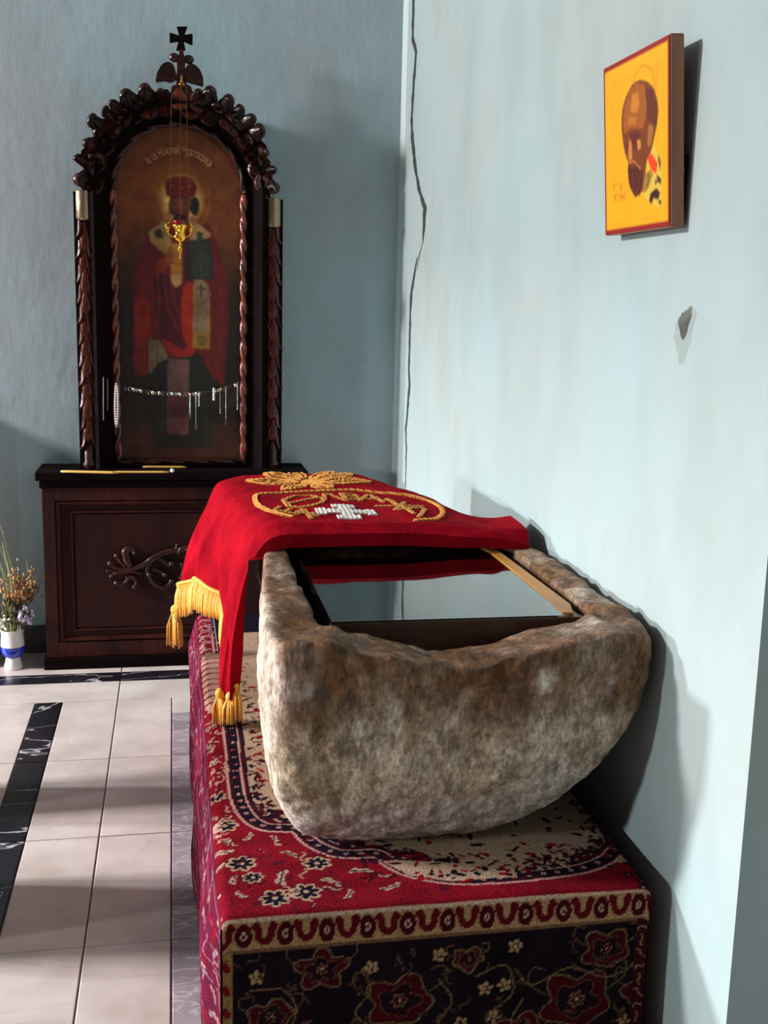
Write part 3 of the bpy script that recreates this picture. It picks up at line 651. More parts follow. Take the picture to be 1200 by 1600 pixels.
for (dx, dy), (hx_, hz_) in zip(cols, ((268, 134), (282, 134), (291, 134))):
    t0 = at(hx_, hz_, 1, YL); e0 = Vector((lc.x+dx, YL+dy, lc.z+(.055 if dx else .045)))
    bm = bmesh.new(); n = 150
    for k in range(n):
        p = t0.lerp(e0, k/n); q2 = t0.lerp(e0, (k+.75)/n); w = .0022 if k % 2 else .0015
        tube(bm, [p, (p+q2)/2+Vector((0, 0, 0)), q2], [w*.55, w, w*.55], 5)
    bobj('chain', bm, M_brass, lamp)
    bm = bmesh.new(); tube(bm, catmull([e0, e0+Vector((dx*.45, dy*.3, -.022)), e0+Vector((dx*.1, dy*.1, -.05)), Vector((lc.x+dx*.5, YL+dy*.4, lc.z-.014))], 6), [.003, .004, .005, .005, .004, .003, .003, .003, .003, .003, .003, .003, .003, .003, .003, .003, .003, .003, .003][:19], 8)
    ball(bm, e0+Vector((dx*.2, 0, -.03)), .008, (1, 1, 1.8)); bobj('bracket', bm, M_gold, lamp, smooth=True)
bm = bmesh.new(); lathe(bm, [(.003, -.018), (.015, -.016), (.012, -.009), (.004, -.004), (.006, .0), (.003, .008)], hook-Vector((0, 0, .012)), 16); bobj('chain_cap', bm, M_brass, lamp, smooth=True)
bm = bmesh.new(); tube(bm, catmull([hook+Vector((0, 0, -.01)), hook+Vector((0, .01, .012)), hook+Vector((0, .06, .018)), Vector((hook.x, 4.915, hook.z+.01))], 6), .004, 8); bobj('hook', bm, M_brass, lamp, smooth=True)
adopt(lamp)

# ------------------------------------------------------------------ votive offerings before the icon
YV = 4.93
A = at(165, 590, 1, YV); 
sp = [(183, 599), (190, 603), (205, 606), (222, 609), (242, 612), (262, 613), (282, 614), (300, 614), (320, 612), (340, 608), (355, 604), (370, 599), (382, 596)]
line = catmull([at(px, py, 1, YV) for px, py in sp], 6)
vs = empty('votive_string', line[0], 'thin string of small silver votive charms stretched across the large icon', 'garland')
bm = bmesh.new(); tube(bm, line, .0012, 5); bobj('string', bm, M_string, vs)
charm_x = [196, 203, 209, 214, 220, 229, 234, 239, 244, 249, 254, 264, 269, 275, 281, 287, 292, 297, 302, 307, 312, 317, 336, 341, 346, 351, 356, 368]
def charm(kind, p):
    bm = bmesh.new()
    if kind == 0:   # ring
        n = 12; P = [p+Vector((.008*math.cos(2*PI*k/n), 0, -.006+.008*math.sin(2*PI*k/n))) for k in range(n+1)]; tube(bm, P, .0019, 5, False)
    elif kind == 1:  # small cross
        box(bm, p.x-.0025, p.x+.0025, p.y-.003, p.y, p.z-.018, p.z+.004); box(bm, p.x-.008, p.x+.008, p.y-.003, p.y, p.z-.009, p.z-.004)
    elif kind == 2:  # oval medal
        ball(bm, p+Vector((0, -.002, -.007)), .0075, (.8, .25, 1.1), 8)
    else:           # heart-like plaque
        ball(bm, p+Vector((-.003, -.002, -.003)), .0045, (1, .4, 1), 8); ball(bm, p+Vector((.003, -.002, -.003)), .0045, (1, .4, 1), 8); ball(bm, p+Vector((0, -.002, -.009)), .004, (1, .4, 1.4), 8)
    bobj('charm', bm, M_silver if random.random() < .75 else M_brass, vs)
for i, x in enumerate(charm_x):
    py = np.interp(x, [q[0] for q in sp], [q[1] for q in sp]); p = at(x, py, 1, YV-.003); charm([1, 0, 2, 3, 2][i % 5], p)
adopt(vs)
def chain_thing(px, py0, py1, r, step, m, name, label, cat='necklace', dbl=0, y=YV-.008, pend=None):
    p0, p1 = at(px, py0, 1, y), at(px, py1, 1, y)
    e = empty(name, p0, label, cat, 'chains and beads hung before the large icon'); bm = bmesh.new(); n = int((p0.z-p1.z)/step)
    for side in ((-1, 1) if dbl else (0,)):
        for k in range(n+1):
            t = k/n; w = dbl*math.sin(PI*min(1, t*1.0))**.5 if dbl else 0
            ball(bm, p0.lerp(p1, t)+Vector((side*w, 0, 0)), r, (1, 1, 1 if dbl or r > .003 else 1.6), 6)
    bobj('beads', bm, m, e, smooth=True, kind='stuff')
    bm = bmesh.new(); tube(bm, [p0+Vector((0, 0, .008)), p0, p1], .0008, 4); 
    bobj('string', bm, M_string, e)
    if pend:
        bm = bmesh.new(); box(bm, p1.x-.0025, p1.x+.0025, p1.y-.0025, p1.y, p1.z-.022, p1.z+.004); box(bm, p1.x-.007, p1.x+.007, p1.y-.0025, p1.y, p1.z-.010, p1.z-.005); bobj('pendant', bm, M_silver, e)
    adopt(e)
chain_thing(161, 590, 656, .0045, .0055, M_silver, 'silver_chain', 'twisted silver chain hanging farthest left beside the large icon', dbl=0)
chain_thing(168, 594, 640, .0018, .005, M_silver, 'thin_chain', 'thin dark silver chain hanging just left of the pearl necklace')
chain_thing(182, 600, 666, .0058, .0105, M_pearl, 'pearl_necklace', 'doubled pearl necklace hanging at the left end of the votive string', dbl=.006, y=YV-.018)
chain_thing(297, 616, 646, .0045, .008, M_silver, 'short_silver_chain', 'short thick silver chain hanging near the middle of the votive string', pend=1)
chain_thing(306, 618, 664, .0018, .0055, M_silver, 'fine_chain', 'long fine silver chain with a cross right of the icon centre', pend=1)
chain_thing(311, 614, 634, .0035, .006, M_silver, 'silver_pendant', 'short silver pendant hanging between fine chain and white drop')
chain_thing(334, 608, 624, .0062, .009, M_wax, 'white_drop', 'stubby white drop hanging right of the middle of the votive string', 'pendant')
chain_thing(344, 608, 646, .0015, .005, M_silver, 'faint_chain', 'thinnest dull chain hanging right of the white drop')
chain_thing(353, 606, 656, .0020, .0055, M_silver, 'long_chain', 'long silver chain with cross hanging at the right of the votive string', pend=1)
chain_thing(371, 598, 640, .0020, .0055, M_silver, 'end_chain', 'silver chain hanging at the right end of the votive string on the twisted moulding', y=YV-.02)

# candles on the cabinet top
def candle(pts, r, label, m=M_candle):
    P = [at(px, py, 2, .872+r) for px, py in pts]; bm = bmesh.new(); n = 10
    L = [P[0].lerp(P[1], k/n)+Vector((0, 0, 0)) for k in range(n+1)]; tube(bm, L, [r*.7]+[r]*(n-1)+[r*.7], 10)
    o = bobj('taper_candle', bm, m, None, smooth=True); tag(o, label, 'candle', 'taper candles on the cabinet top')
candle([(95, 736.5), (184, 738.5)], .0055, 'thin yellow taper candle lying farthest left on the cabinet edge')
candle([(178, 737.5), (264, 737.5)], .0045, 'slim yellow taper candle lying on the cabinet edge beside the white bead')
candle([(223, 729.3), (291, 729.8)], .0045, 'thin yellow taper candle lying against the foot of the icon')
bm = bmesh.new(); p = at(269, 735.2, 2, .872+.0088); ball(bm, p, .009, (1, 1, 1), 12); o = bobj('white_bead', bm, M_wax, None, smooth=True); tag(o, 'small round white bead on the cabinet edge at the candle end', 'bead')

# ------------------------------------------------------------------ flowers and vase
vx, vy = -.70, 4.87
vase = empty('flower_vase', (vx, vy, 0), 'small white vase with a blue band holding dried flowers, left of the cabinet', 'vase')
def lath(name, prof, m, seg=28, parent=vase, label=None):
    bm = bmesh.new(); lathe(bm, prof, (vx, vy, 0), seg); return bobj(name, bm, m, parent, ang=50, label=label)
lath('foot', [(.040, .001), (.041, .006), (.034, .03), (.031, .048), (.031, .054)], M_white)
lath('blue_band', [(.032, .052), (.040, .060), (.049, .076), (.051, .092), (.0505, .104)], M_blue, label='cobalt blue glazed band')
lath('vase_body', [(.0505, .104), (.049, .130), (.047, .158), (.050, .176), (.047, .177), (.044, .160), (.040, .11)], M_white)
M_stem = mat('dry_green_stem', (120, 116, 66), .8); M_stem2 = mat('olive_leaf', (66, 70, 36), .8)
M_dry = mat('dried_tan_bloom', (206, 170, 120), .8, col2=(150, 112, 72), cscale=60); M_orange = mat('rust_dried_bloom', (164, 104, 52), .8, col2=(112, 66, 34), cscale=60)
M_lilac = mat('lilac_petals', (196, 176, 206), .7); M_whitefl = mat('white_petals', (228, 230, 210), .7)
base = Vector((vx, vy, .165))
def sprig(tip, m, nb, spread, r, stemr=.0016, kind='flower_sprig', petals=False):
    tip = Vector(tip); bm = bmesh.new(); mid = base.lerp(tip, .5)+Vector((random.uniform(-.02, .02), random.uniform(-.02, .02), .02)); st = Vector((base.x+random.uniform(-.02, .02), base.y+random.uniform(-.02, .02), .12))
    path = catmull([st, mid, tip], 8); tube(bm, path, stemr, 5); o = bobj(kind, bm, M_stem, vase)
    bm = bmesh.new()
    for k in range(nb):
        q = path[-1-random.randint(0, 5)]+Vector((random.gauss(0, spread), random.gauss(0, spread*.7), random.gauss(0, spread)))
        if petals: ball(bm, q, r*random.uniform(.8, 1.4), (1, .5, .45), 6, Euler((random.uniform(0, 3), random.uniform(0, 3), random.uniform(0, 3))).to_matrix().to_4x4())
        else: ball(bm, q, r*random.uniform(.4, 1.0), (1, 1, random.uniform(.8, 1.6)), 6)
    bobj('bloom', bm, m, o, kind='stuff')
for (px, py, m, nb, sp_, r) in [(22, 885, M_dry, 22, .014, .0075), (30, 900, M_dry, 22, .02, .007), (48, 893, M_dry, 20, .014, .0075), (58, 905, M_dry, 12, .012, .006), (40, 908, M_orange, 34, .022, .008), (30, 920, M_dry, 34, .024, .008), (40, 925, M_orange, 40, .022, .009), (24, 930, M_orange, 30, .022, .008), (14, 905, M_dry, 14, .018, .006),
                             (50, 912, M_dry, 20, .018, .006), (66, 905, M_dry, 8, .010, .006), (62, 920, M_dry, 6, .010, .005), (8, 925, M_dry, 18, .02, .007), (3, 900, M_dry, 8, .012, .008), (10, 945, M_stem2, 24, .02, .009), (28, 955, M_stem2, 40, .022, .011), (18, 965, M_stem2, 34, .02, .011), (33, 968, M_stem2, 26, .015, .011), (-8, 930, M_dry, 20, .022, .007)]:
    p = at(px, py, 1, vy+random.uniform(-.05, .03)); sprig(p, m, nb, sp_, r)
p = at(41, 958, 1, vy-.05); sprig(p, M_lilac, 20, .012, .013, petals=True); p = at(45, 966, 1, vy-.05); sprig(p, M_lilac, 12, .010, .012, petals=True)
p = at(4, 978, 1, vy-.06); sprig(p, M_whitefl, 10, .008, .012, petals=True); p = at(1, 966, 1, vy-.06); sprig(p, M_whitefl, 8, .008, .010, petals=True)
for (px, py, dx) in [(1, 822, 0), (3, 846, 0), (8, 852, 0), (-6, 835, 0), (14, 872, 0), (42, 874, .0), (-14, 850, 0), (5, 860, 0), (-3, 870, 0)]:
    tip = at(px, py, 1, vy); bm = bmesh.new(); st = Vector((vx+random.uniform(-.015, .015), vy+random.uniform(-.02, .02), .13)); mid = st.lerp(tip, .55)+Vector((.025, 0, 0))
    P = catmull([st, mid, tip], 8); tube(bm, P, list(np.linspace(.0022, .0012, len(P))), 5)
    for k in range(6, len(P)): 
        if k % 2: ball(bm, P[k]+Vector((random.uniform(-.003, .003), 0, 0)), .003, (.7, .7, 2.4), 5)
    bobj('grass_stem', bm, mat('straw_stem', (168, 164, 112), .7) if px == 1 else bpy.data.materials['straw_stem'], vase)
adopt(vase)
# dark blue jar at the picture's left edge
bm = bmesh.new(); jx, jy = -.835, 4.93; lathe(bm, [(.05, .001), (.056, .01), (.06, .05), (.058, .12), (.045, .16), (.034, .175), (.036, .185), (.028, .185), (.026, .16)], (jx, jy, 0), 28)
o = bobj('dark_jar', bm, M_navy, None, ang=50); tag(o, 'dark blue glazed jar behind the flower vase at the left edge', 'jar')

# ------------------------------------------------------------------ small icon on the right wall
B0 = Vector((.955, 0, 2.131)); B1 = Vector((.983, 0, 1.767)); upv = (B0-B1).normalized(); nrm = Vector((-upv.z, 0, upv.x)); HI = (B0-B1).length
YI0, YI1 = 2.156, 2.502; TH = .030
def IC(px, py):
    p = atp(px, py, B1, nrm); return (YI1-p.y, (p-B1).dot(upv))
def ICP(*a): return [IC(*q) for q in a]
def icon_pt(u, v, d): return B1+upv*v-nrm*d+Vector((0, YI1-u, 0))
WI = YI1-YI0
ico = empty('saint_icon', icon_pt(WI/2, 0, TH), 'small gold-ground icon of a bearded saint hanging on the right wall', 'icon')
bm = bmesh.new(); vs_ = [bm.verts.new(icon_pt(u, v, d)) for u in (0, WI) for v in (0, HI) for d in (.0005, TH)]
for f in ((0, 1, 3, 2), (4, 6, 7, 5), (0, 4, 5, 1), (2, 3, 7, 6), (0, 2, 6, 4), (1, 5, 7, 3)): bm.faces.new([vs_[i] for i in f])
bmesh.ops.recalc_face_normals(bm, faces=bm.faces); bmesh.ops.bevel(bm, geom=list(bm.edges), offset=.002, segments=2, affect='EDGES'); bobj('board', bm, M_rawwood, ico)
nu, nv = 150, 160; gu = np.linspace(.002, WI-.002, nu); gv = np.linspace(.002, HI-.002, nv); GU, GV = np.meshgrid(gu, gv); pt = Paint(GU.ravel(), GV.ravel(), (220, 156, 8))
pt.c *= (1+.06*fbm(np.stack([pt.U*14, pt.U*0, pt.V*14], 1)))[:, None]
def Z7(*a): return ICP(*[(900+x/4.21, 20+y/4.21) for x, y in a])
m_ = (pt.U < .010) | (pt.U > WI-.010) | (pt.V < .012) | (pt.V > HI-.012); pt.c[m_] = lin((138, 24, 22))
fr = Z7((232, 470), (575, 330), (580, 1330), (240, 1400), (232, 470)); pt.line(fr, .003, (214, 138, 14), a=.7)
hc = Z7((430, 640), (430, 310), (590, 560)); cx_, cy_ = hc[0]; rh = (Z7((440, 308))[0][1]-Z7((440, 640))[0][1])*.62; cx_, cy_ = Z7((440, 520))[0]
for k in range(70):
    a0, a1 = 2*PI*k/70, 2*PI*(k+1)/70; pt.line([(cx_+rh*math.cos(a0), cy_-.01+rh*1.0*math.sin(a0)), (cx_+rh*math.cos(a1), cy_-.01+rh*math.sin(a1))], .0025, (176, 104, 14), a=.8)
def Z7s(cx, cy, pts): return Z7(*pts)
pt.poly(Z7((430, 1170), (470, 1020), (480, 900), (510, 870), (545, 920), (565, 980), (565, 1080), (560, 1280), (520, 1270), (480, 1250), (445, 1200)), (206, 170, 60))
for q in (((545, 930), (560, 990), (556, 1040), (540, 960)), ((530, 1060), (560, 1090), (560, 1130), (540, 1110)), ((490, 1190), (530, 1150), (556, 1180), (545, 1230), (510, 1220), (500, 1260), (482, 1240)), ((525, 1090), (540, 1110), (520, 1140)), ((540, 1240), (560, 1230), (560, 1270))): pt.poly(Z7(*q), (60, 22, 14))
pt.poly(Z7((470, 930), (500, 925), (540, 990), (530, 1060), (500, 1040), (480, 990)), (232, 58, 12))
pt.poly(Z7((455, 1060), (490, 1030), (510, 1060), (480, 1150), (450, 1190), (435, 1160)), (150, 112, 40)); pt.line(Z7((470, 1060), (485, 1080), (465, 1150)), .004, (92, 60, 22))
# head: skull, face, beard
head = [(430, 440), (470, 450), (510, 490), (535, 560), (545, 640), (535, 740), (515, 830), (500, 900), (470, 960), (460, 1040), (450, 1100), (440, 1170), (420, 1200), (390, 1215), (365, 1170), (348, 1120), (342, 1040), (345, 980), (325, 930), (312, 860), (302, 780), (300, 700), (310, 620), (335, 540), (370, 475), (400, 448)]
pt.poly(Z7(*head), (112, 50, 16))
pt.poly(Z7((400, 462), (450, 470), (470, 540), (460, 700), (440, 760), (360, 760), (320, 800), (310, 700), (325, 600), (355, 510)), (150, 80, 18))
pt.poly(Z7((370, 540), (410, 520), (420, 600), (400, 660), (360, 650)), (186, 112, 34)); pt.poly(Z7((345, 680), (400, 690), (395, 730), (345, 740)), (176, 100, 30))
pt.poly(Z7((455, 500), (500, 500), (535, 600), (530, 740), (490, 760), (470, 640)), (92, 40, 18))
pt.poly(Z7((478, 740), (500, 725), (512, 760), (500, 840), (482, 890), (470, 860)), (150, 96, 32))
pt.poly(Z7((360, 800), (400, 770), (420, 800), (430, 860), (410, 900), (380, 880), (365, 840)), (92, 30, 16)); pt.poly(Z7((400, 840), (425, 830), (430, 890), (410, 905)), (196, 120, 50))
pt.poly(Z7((325, 870), (350, 865), (352, 900), (332, 915)), (100, 34, 20)); pt.poly(Z7((352, 830), (366, 850), (372, 960), (352, 975), (345, 930)), (190, 116, 50))
pt.poly(Z7((345, 990), (372, 975), (410, 985), (440, 1040), (440, 1120), (425, 1180), (392, 1205), (362, 1160), (346, 1090)), (76, 26, 12)); pt.line(Z7((350, 985), (385, 978), (425, 1025)), .004, (186, 110, 44)); pt.line(Z7((362, 1010), (392, 1010)), .004, (130, 50, 20))
for q in (((372, 1050), (380, 1180)), ((400, 1060), (400, 1190)), ((420, 1060), (416, 1160))): pt.line(Z7(*q), .003, (112, 52, 20))
for q in (((250, 1130), (250, 1170)), ((250, 1130), (280, 1125)), ((290, 1130), (305, 1165)), ((305, 1125), (292, 1168)), ((255, 1190), (255, 1240)), ((255, 1215), (275, 1190)), ((255, 1215), (275, 1240)), ((290, 1190), (290, 1235)), ((305, 1185), (305, 1235)), ((290, 1210), (320, 1205)), ((322, 1185), (322, 1232))): pt.line(Z7(*q), .0035, (196, 96, 12))
blur(pt, nv, nu, 1)
vv = np.array([tuple(icon_pt(u, v, -.0006)) for u, v in zip(pt.U, pt.V)]); I = np.arange(nu*nv).reshape(nv, nu); q = np.stack([I[:-1, :-1], I[1:, :-1], I[1:, 1:], I[:-1, 1:]], -1).reshape(-1, 4)
mesh_obj('painted_face', vv, q, M_icon, ico, col=pt.c)
bm = bmesh.new(); c0 = icon_pt(WI-.012, HI*.30, TH+.001); ball(bm, c0, .006, (1, 1, 1.4), 8); bobj('hanging_hook', bm, M_silver, ico, smooth=True)
c0 = icon_pt(WI-.02, HI*.22, TH+.004); bm = bmesh.new(); box(bm, c0.x-.004, c0.x+.004, c0.y-.012, c0.y+.012, c0.z-.05, c0.z+.06, .001); bobj('back_batten', bm, M_blackwood, ico)
adopt(ico)

# ------------------------------------------------------------------ bench and carpet
HB = .42; BX0, BX1, BY0, BY1 = .078, .972, 1.995, 4.18
bench = empty('bench', (.52, 3.1, 0), 'low wooden bench hidden beneath the patterned carpet', 'bench')
bm = bmesh.new(); box(bm, BX0+.012, BX1-.012, BY0+.012, BY1-.012, HB-.05, HB-.012, .003); bobj('seat_board', bm, M_framewood, bench)
for x in (BX0+.06, BX1-.06):
    for y in (BY0+.07, BY1-.07): bm = bmesh.new(); box(bm, x-.035, x+.035, y-.035, y+.035, 0, HB-.05); bobj('leg', bm, M_framewood, bench)
adopt(bench)
def nonuni(a, b_, step): return np.linspace(a, b_, max(2, int(round((b_-a)/step))+1))
us = np.concatenate([nonuni(-.415, -.003, .0045), nonuni(0, BX1-BX0, .0036), nonuni(BX1-BX0+.004, BX1-BX0+.41, .02)])
vs = np.concatenate([nonuni(-.415, -.003, .0038), nonuni(0, .55, .0033), nonuni(.555, BY1-BY0, .008), nonuni(BY1-BY0+.008, BY1-BY0+.40, .03)])
UU, VV = np.meshgrid(us, vs); U, V = UU.ravel(), VV.ravel(); W_, L_ = BX1-BX0, BY1-BY0; rr = .022
def fold(t, L):   # distance past either edge -> (position, drop) with rounded edge
    pos = np.clip(t, 0, L).astype(float); drop = np.zeros_like(pos)
    for s, e in ((-1, t < rr), (1, t > L-rr)):
        d = (rr-t) if s == -1 else (t-(L-rr)); d = np.where(e, d, 0); arc = rr*PI/2; a = np.clip(d/rr, 0, PI/2)
        hor = np.where(d < arc, rr*np.sin(a), rr); dr = np.where(d < arc, rr*(1-np.cos(a)), rr+(d-arc))
        base_ = rr if s == -1 else L-rr
        pos = np.where(e, base_+s*hor, pos); drop = np.where(e, dr, drop)
    return pos, drop
px_, du = fold(U, W_); py_, dv = fold(V, L_)
X = BX0+px_; Y = BY0+py_; Zc = HB-du-dv
# soft bulges and side flare
nz_ = fbm(np.stack([X*3.1, Y*2.3, Zc*3.0], 1), 3)
left = (U < .02); side = np.clip(du/.3, 0, 1)
X = X-sstep(V, .0, .12)*np.where(left, .030*np.clip(du/.12, 0, 1)+(.012*nz_+.010*np.sin(Y*9+Zc*5))*side, 0)
Zc = Zc+.0035*nz_*((du < .01) & (dv < .01))
Y = Y-np.where(V < .02, .006*nz_*np.clip(dv/.3, 0, 1)-0, 0)
Zc = np.maximum(Zc, .006)
pt = Paint(U, V, (138, 15, 34))
def cp(px, py):
    p = at(px, py, 2, HB); return (p.x-BX0, p.y-BY0)
CREAM, NAVY, BURG, PINK, RED = (200, 168, 140), (26, 20, 36), (84, 10, 24), (214, 160, 150), (160, 14, 30)
# red field mottling
pt.c *= (1+.22*fbm(np.stack([U*22, V*22, U*0], 1), 3))[:, None]
for k in range(160): pt.ell(random.uniform(0, W_), random.uniform(0, 2.1), random.uniform(.006, .02), random.uniform(.004, .012), random.choice([(92, 20, 52), (110, 10, 30), (78, 16, 44)]), random.uniform(0, 3), a=.75)
# inner medallion field
curve = [(-.0, .05)]
edge = [cp(600, 1362), cp(640, 1376), cp(700, 1387), cp(790, 1380), cp(900, 1345)]
outer = [(.047, 1.9), (.050, 1.30), (.050, .94), (.045, .66), (.048, .52), (.068, .42), (.105, .365), (.150, .35), (.176, .345), (.186, .31), (.208, .262), (.250, .215), (.300, .20), (.335, .198), (.350, .165), (.385, .115), (.43, .085), (.50, .062), (.60, .055), (.70, .060), (.80, .085), (.88, .14), (.93, .24), (.95, .6), (.95, 1.9)]
sm = [tuple(p)[:2] for p in catmull([(x, y, 0) for x, y in outer], 6)]
def inset(poly, d):
    out = []; n = len(poly)
    for i, p in enumerate(poly):
        a = Vector(poly[max(0, i-1)]+(0,)); b_ = Vector(poly[min(n-1, i+1)]+(0,)); t = (b_-a).normalized(); nn = Vector((-t.y, t.x, 0)); out.append((p[0]+nn.x*d, p[1]+nn.y*d))
    return out
pt.poly(sm+[(.95, 2.2), (.05, 2.2)], NAVY)
i1 = inset(sm, .052); pt.poly(i1, CREAM)
pt.line(sm, .007, PINK); pt.line(inset(sm, .008), .004, BURG); pt.line(inset(sm, .036), .005, PINK); pt.line(inset(sm, .044), .006, BURG)
# dots in the guard band
dist = 0; prev = None
for p in inset(sm, .021):
    if prev is not None: dist += math.hypot(p[0]-prev[0], p[1]-prev[1])
    prev = p
    if dist > .032: dist = 0; pt.ell(p[0], p[1], .006, .006, PINK); pt.ell(p[0], p[1], .003, .003, RED)
# jagged leaf work along cream field
for p in inset(sm, .062)[::1]:
    for k in range(3):
        a = random.uniform(0, PI); pt.ell(p[0]+random.uniform(-.012, .03), p[1]+random.uniform(-.012, .03), random.uniform(.008, .018), random.uniform(.003, .006), random.choice([NAVY, BURG, (80, 30, 40)]), a)
for k in range(900):
    x, y = random.uniform(.12, .93), random.uniform(.09, 1.6); a = random.uniform(0, PI)
    if pt.id is not None and y < .5 and x < .4: pass
    pt.ell(x, y, random.uniform(.006, .02), random.uniform(.003, .008), random.choice([CREAM, NAVY, BURG, RED, CREAM]), a, a=.0 if (x < .1) else 1) if (y > .25 or x > .45) else None
# cream strip under the front of the stone
pt.poly([cp(590, 1345), cp(720, 1350), cp(790, 1330), cp(840, 1345), cp(800, 1372), cp(700, 1378), cp(640, 1370)], CREAM)
for k in range(90):
    q = cp(random.uniform(560, 860), random.uniform(1335, 1380)); pt.ell(q[0], q[1], random.uniform(.006, .016), random.uniform(.003, .007), random.choice([NAVY, BURG, RED]), random.uniform(0, PI))
# scattered flowers of the red field
def flower(x, y, r, rot=0, c0=CREAM, c1=NAVY, c2=CREAM, n=6, hollow=True):
    for k in range(n):
        a = rot+2*PI*k/n; pt.ell(x+.62*r*math.cos(a), y+.62*r*math.sin(a), .46*r, .32*r, c0, a)
    if hollow:
        for k in range(n):
            a = rot+2*PI*k/n; pt.ell(x+.52*r*math.cos(a), y+.52*r*math.sin(a), .34*r, .2*r, c1, a)
    pt.ell(x, y, .42*r, .42*r, c1); pt.ell(x, y, .2*r, .2*r, c2)
def leaf(x, y, r, a, c0=CREAM, c1=NAVY):
    for s in (-.5, .1, .7):
        pt.ell(x+r*s*math.cos(a), y+r*s*math.sin(a)+.1*r*s, .5*r, .24*r, c0, a+s*1.2)
    pt.line([(x-r*math.cos(a), y-r*math.sin(a)), (x+r*math.cos(a), y+r*math.sin(a))], .1*r+.001, c1)
def squiggle(x, y, r, a, c):
    P = [(x+r*(t-.5)*2*math.cos(a)-.35*r*math.sin(t*6)*math.sin(a), y+r*(t-.5)*2*math.sin(a)+.35*r*math.sin(t*6)*math.cos(a)) for t in np.linspace(0, 1, 9)]; pt.line(P, .0035, c)
MOT = [(352, 1290, 0, .024), (388, 1308, 1, .020), (430, 1312, 1, .018), (455, 1335, 1, .022), (495, 1350, 0, .024), (377, 1350, 0, .026), (440, 1372, 1, .034), (408, 1330, 1, .01), (340, 1330, 1, .032), (335, 1355, 1, .024), (478, 1395, 0, .026), (430, 1405, 0, .026), (520, 1380, 1, .024), (565, 1362, 1, .026), (325, 1400, 1, .03), (365, 1375, 1, .02), (375, 1398, 1, .018), (395, 1372, 0, .018), (610, 1388, 1, .024), (545, 1400, 1, .02), (488, 1412, 1, .012), (333, 1275, 1, .018), (338, 1245, 0, .020), (335, 1215, 1, .018), (333, 1190, 1, .022), (330, 1425, 1, .022), (600, 1370, 1, .015)]
for i, (x, y, k, r) in enumerate(MOT):
    q = cp(x, y)
    if k == 0: flower(q[0], q[1], r*1.25, rot=i, n=7)
    else: leaf(q[0], q[1], r, .3+i*.7, CREAM, (70, 20, 44))
for k in range(150):
    x, y = random.uniform(.0, .045), random.uniform(.3, 2.1); random.choice([lambda: leaf(x, y, .012, random.uniform(0, 3)), lambda: squiggle(x, y, .014, random.uniform(0, 3), PINK)])()
for k in range(34):
    q = cp(random.uniform(330, 560), random.uniform(1330, 1420))
    if q[0] < .05 or q[1] > .28: continue
    squiggle(q[0], q[1], .02, random.uniform(0, 3), random.choice([NAVY, (88, 22, 50), CREAM]))
# cream ribbed cartouche far along the left edge
c1_, c2_ = cp(300, 1040), cp(350, 1100); pt.poly([(.0, 1.18), (.0, 1.62), (.02, 1.68), (.075, 1.68), (.085, 1.60), (.085, 1.20), (.06, 1.13), (.02, 1.12)], (210, 160, 140))
for y in np.arange(1.20, 1.62, .052): pt.line([(.0, y-.012), (.025, y+.012), (.06, y+.012), (.09, y-.01)], .011, (120, 24, 44))
for y in np.arange(1.72, 2.15, .07): pt.line([(.005, y), (.03, y+.015), (.055, y)], .008, (190, 140, 160)); pt.line([(.01, y+.03), (.05, y+.03)], .006, PINK)
pt.line([(.062, 1.70), (.062, 2.2)], .004, PINK)
# right part of the top
for k in range(30): flower(random.uniform(.86, .90), random.uniform(.0, .9), .014, k, BURG, NAVY)
# left side drop: stripes of border seen edge-on
lm = (U < 0); 
pt.c[lm] = np.array(lin((112, 28, 56)))*(1+.25*fbm(np.stack([U[lm]*30, V[lm]*18, V[lm]*0], 1), 3))[:, None]
for u0 in (-.015, -.05, -.085, -.12, -.16, -.30, -.34): pt.line([(u0+.004*math.sin(k*.8), -.0+k*.05) for k in range(44)], .004, (150, 96, 112), a=.8)
for k in range(380): 
    x, y = random.uniform(-.40, -.02), random.uniform(0, 2.15); random.choice([lambda: leaf(x, y, .017, random.uniform(0, 3), (196, 160, 160), (60, 20, 50)), lambda: squiggle(x, y, .018, random.uniform(0, 3), (176, 130, 142)), lambda: pt.ell(x, y, .02, .008, (150, 18, 40), random.uniform(0, 3))])()
# front drop: border band + dark field
fm = (V < -.0) ; pt.c[fm] = np.array(lin((24, 14, 22)))*(1+.3*fbm(np.stack([U[fm]*20, V[fm]*20, V[fm]*0], 1), 3))[:, None]
BT, BB = .006, -.062
pt.poly([(-.002, BT), (W_+.002, BT), (W_+.002, BB), (-.002, BB)], (176, 138, 96)); 
step = .082
for k in range(12):
    x = .045+k*step
    pt.ell(x, -.030, .017, .026, (70, 8, 16)); pt.ell(x, -.030, .006, .009, CREAM); pt.ell(x, -.030, .003, .005, BURG)
    for s in (-1, 1):
        P = [(x+s*(.041+.014*math.cos(t)), -.022+.022*math.sin(t)) for t in np.linspace(PI*.9, PI*2.0, 8)]; pt.line(P, .014, (96, 12, 22)); pt.ell(x+s*.024, -.012, .009, .010, (96, 12, 22))
pt.line([(.0, BT-.004), (W_, BT-.004)], .006, CREAM); pt.line([(.0, BB), (W_, BB)], .005, (120, 86, 60))
OUT = (118, 92, 64); B2 = (70, 10, 20)
def vine(P, c=OUT): pt.line([tuple(p)[:2] for p in catmull([(a, b_, 0) for a, b_ in P], 7)], .0036, c)
